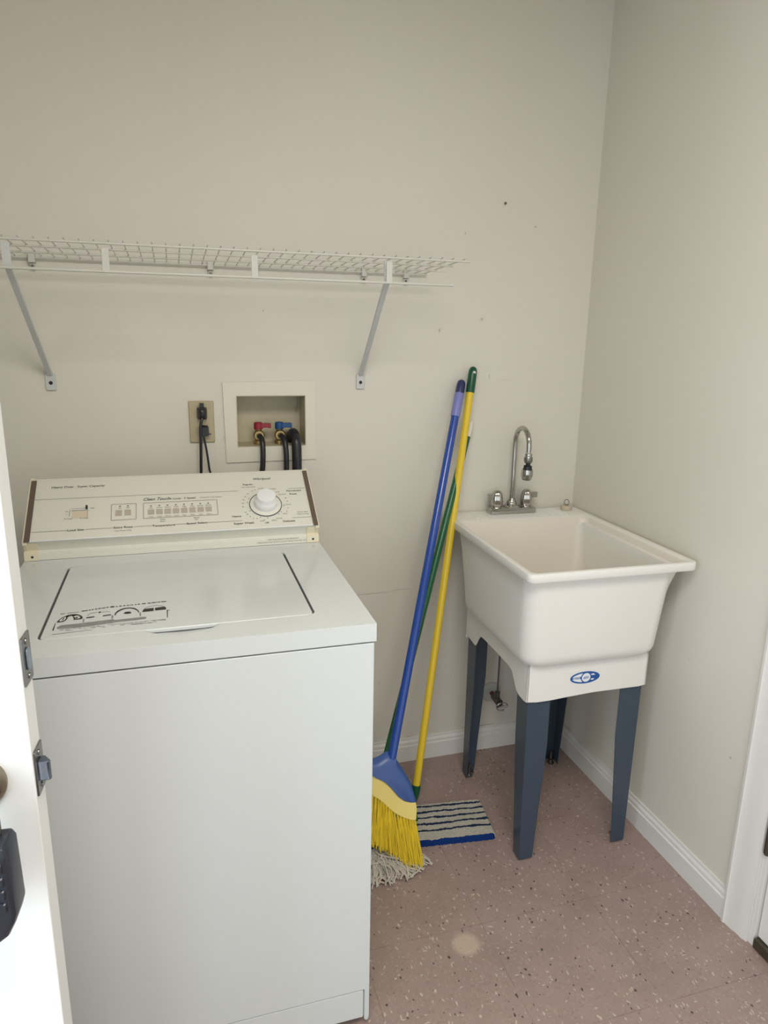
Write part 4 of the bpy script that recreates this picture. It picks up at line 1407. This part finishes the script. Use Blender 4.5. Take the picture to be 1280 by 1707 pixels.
for jy in range(ny + 1):
    for ix in range(nx + 1):
        u, v = ix / nx * 2 - 1, jy / ny * 2 - 1
        a, b = u * .200, v * .085
        # soft corners
        cxn, cyn = max(0, abs(a) - .182), max(0, abs(b) - .067)
        if cxn > 0 and cyn > 0:
            d = math.hypot(cxn, cyn)
            m_ = max(cxn, cyn)
            f_ = m_ / d
            a = math.copysign(.182 + cxn * f_, a)
            b = math.copysign(.067 + cyn * f_, b)
        edge = max(abs(u), abs(v))
        dist = min((1 - abs(u)) * .200, (1 - abs(v)) * .085)
        zt = .0155 * min(1, (dist + .0006) / .007) ** .5 + .0012 * math.sin(a * 31 + 1) * math.sin(b * 40)
        if edge < 1:
            zt += rp.uniform(-.0011, .0011)
            vs.append((a + rp.uniform(-.0006, .0006), b + rp.uniform(-.0006, .0006), max(zt, .001)))
        else:
            k_ = rp.uniform(-.0012, .0022)
            vs.append((a * (1 + k_ * 5 * (abs(u) == 1)), b * (1 + k_ * 12 * (abs(v) == 1)), .0006))
for jy in range(ny):
    for ix in range(nx):
        k = jy * (nx + 1) + ix
        fs.append((k, k + 1, k + nx + 2, k + nx + 1))
rim_ = [ix for ix in range(nx + 1)] + [jy * (nx + 1) + nx for jy in range(1, ny + 1)] + [ny * (nx + 1) + ix for ix in range(nx - 1, -1, -1)] + [jy * (nx + 1) for jy in range(ny - 1, 0, -1)]
fs.append(tuple(rim_[::-1]))
pd.add(vs, fs)
po_ = obj('pad', pd, M['pad'], fm, local=True, smooth=True)
po_.location = (-.004, -.007, 0)
po_.rotation_euler = (0, 0, padr)

# string mop
sm_ = thing('string_mop', (-.83, -.44, 0), 'string mop with dark green handle and grey cotton strings', 'mop')
A = Vector((-.826, -.425, .075)); B = Vector((-.3930, -.0190, 1.165))
D = (B - A).normalized()
Lh = (B - A).length
obj('handle', MB().tube([A, B - D * .050], .0105, 18, True), M['greenp'], sm_, smooth=True)
go = obj('end_cap', MB().lathe([(0, 0), (.0112, 0), (.0112, .040), (.009, .048), (.004, .052), (0, .0525)], B - D * .052, tuple(D), 20), M['whitep'], sm_, smooth=True)
go['label'] = 'white plastic end cap'
obj('mop_socket', MB().lathe([(0, 0), (.030, 0), (.030, .012), (.018, .030), (.0135, .060), (0, .060)], A - D * .022, tuple(D), 24), M['green'], sm_, smooth=True)
ss = MB()
rnd = random.Random(11)
for k in range(300):
    a = rnd.uniform(0, 2 * PI)
    cx, cy = -.800, -.425
    # ellipse reach of the spread strings
    rx = rnd.uniform(.35, 1.0) ** .5
    ex = cx + .128 * rx * math.cos(a)
    ey = cy + .082 * rx * math.sin(a)
    if rnd.random() < .45:
        ex = rnd.uniform(-.90, -.655)
        ey = -.522 + rnd.uniform(-.014, .02) + (.035 * max(0, (ex + .74) / .08) if ex > -.74 else 0)
    ex = max(-.922, ex)
    hz = .034 * rnd.uniform(.2, 1) + .004
    swx, swy = rnd.gauss(0, .030), rnd.gauss(0, .018)
    p0 = (cx + .02 * math.cos(a), cy + .02 * math.sin(a), .052)
    p1 = (max(-.925, cx + (ex - cx) * .35 + swx), cy + (ey - cy) * .35 + swy, hz + .018)
    p2 = (max(-.925, cx + (ex - cx) * .72 - swx * .6), cy + (ey - cy) * .72 - swy * .5, hz * .8 + .004)
    p3 = (ex, ey, rnd.uniform(.003, .010))
    ss.tube(smoothpath([p0, p1, p2, p3], 4), .0023, 5)
so_ = obj('mop_strings', ss, M['mop'], sm_)
so_['kind'] = 'stuff'

# ================================================================ LOCKBOX ON THE LEFT DOOR
lb = thing('lockbox', (-1.497, -1.285, .76), 'black padded lockbox hanging from the knob of the open door', 'lockbox')


def lbm(a, t, z):
    p = Vector((-1.4965, -1.2790, 0)) + d_f * a + d_in * t
    return (p.x, p.y, z)


bd_ = MB()
oct_ = [(-.032, .885), (.032, .885), (.036, .878), (.0375, .800), (.034, .788), (.026, .772), (.014, .763), (-.014, .763), (-.026, .772), (-.034, .788), (-.0375, .800), (-.036, .878)]
L_ = []
for t, k in ((-.021, .88), (-.018, .97), (-.012, 1.0), (.012, 1.0), (.018, .97)):
    L_.append([lbm(a * k, t, .825 + (z - .825) * k) for a, z in oct_])
bd_.loft(L_)
obj('body', bd_, M['lock'], lb, bevel=.002)
dd_ = MB()
for i in range(4):
    z = .862 - i * .016
    dd_.loft([[lbm(a, -.0215, b) for a, b in rrect(-.030, -.018, z - .006, z + .006, .002, 2)], [lbm(a, -.0235, b) for a, b in rrect(-.029, -.019, z - .005, z + .005, .002, 2)]])
obj('combination_wheel', dd_, M['lock'], lb)
shk = []
for k in range(13):
    a = math.radians(180 * k / 12)
    shk.append(lbm(.0205 * math.cos(a), .005, .902 + .030 * math.sin(a)))
obj('shackle', MB().tube([lbm(.0205, .005, .880)] + shk + [lbm(-.0205, .005, .880)], .0045, 12), M['steel'], lb, smooth=True)
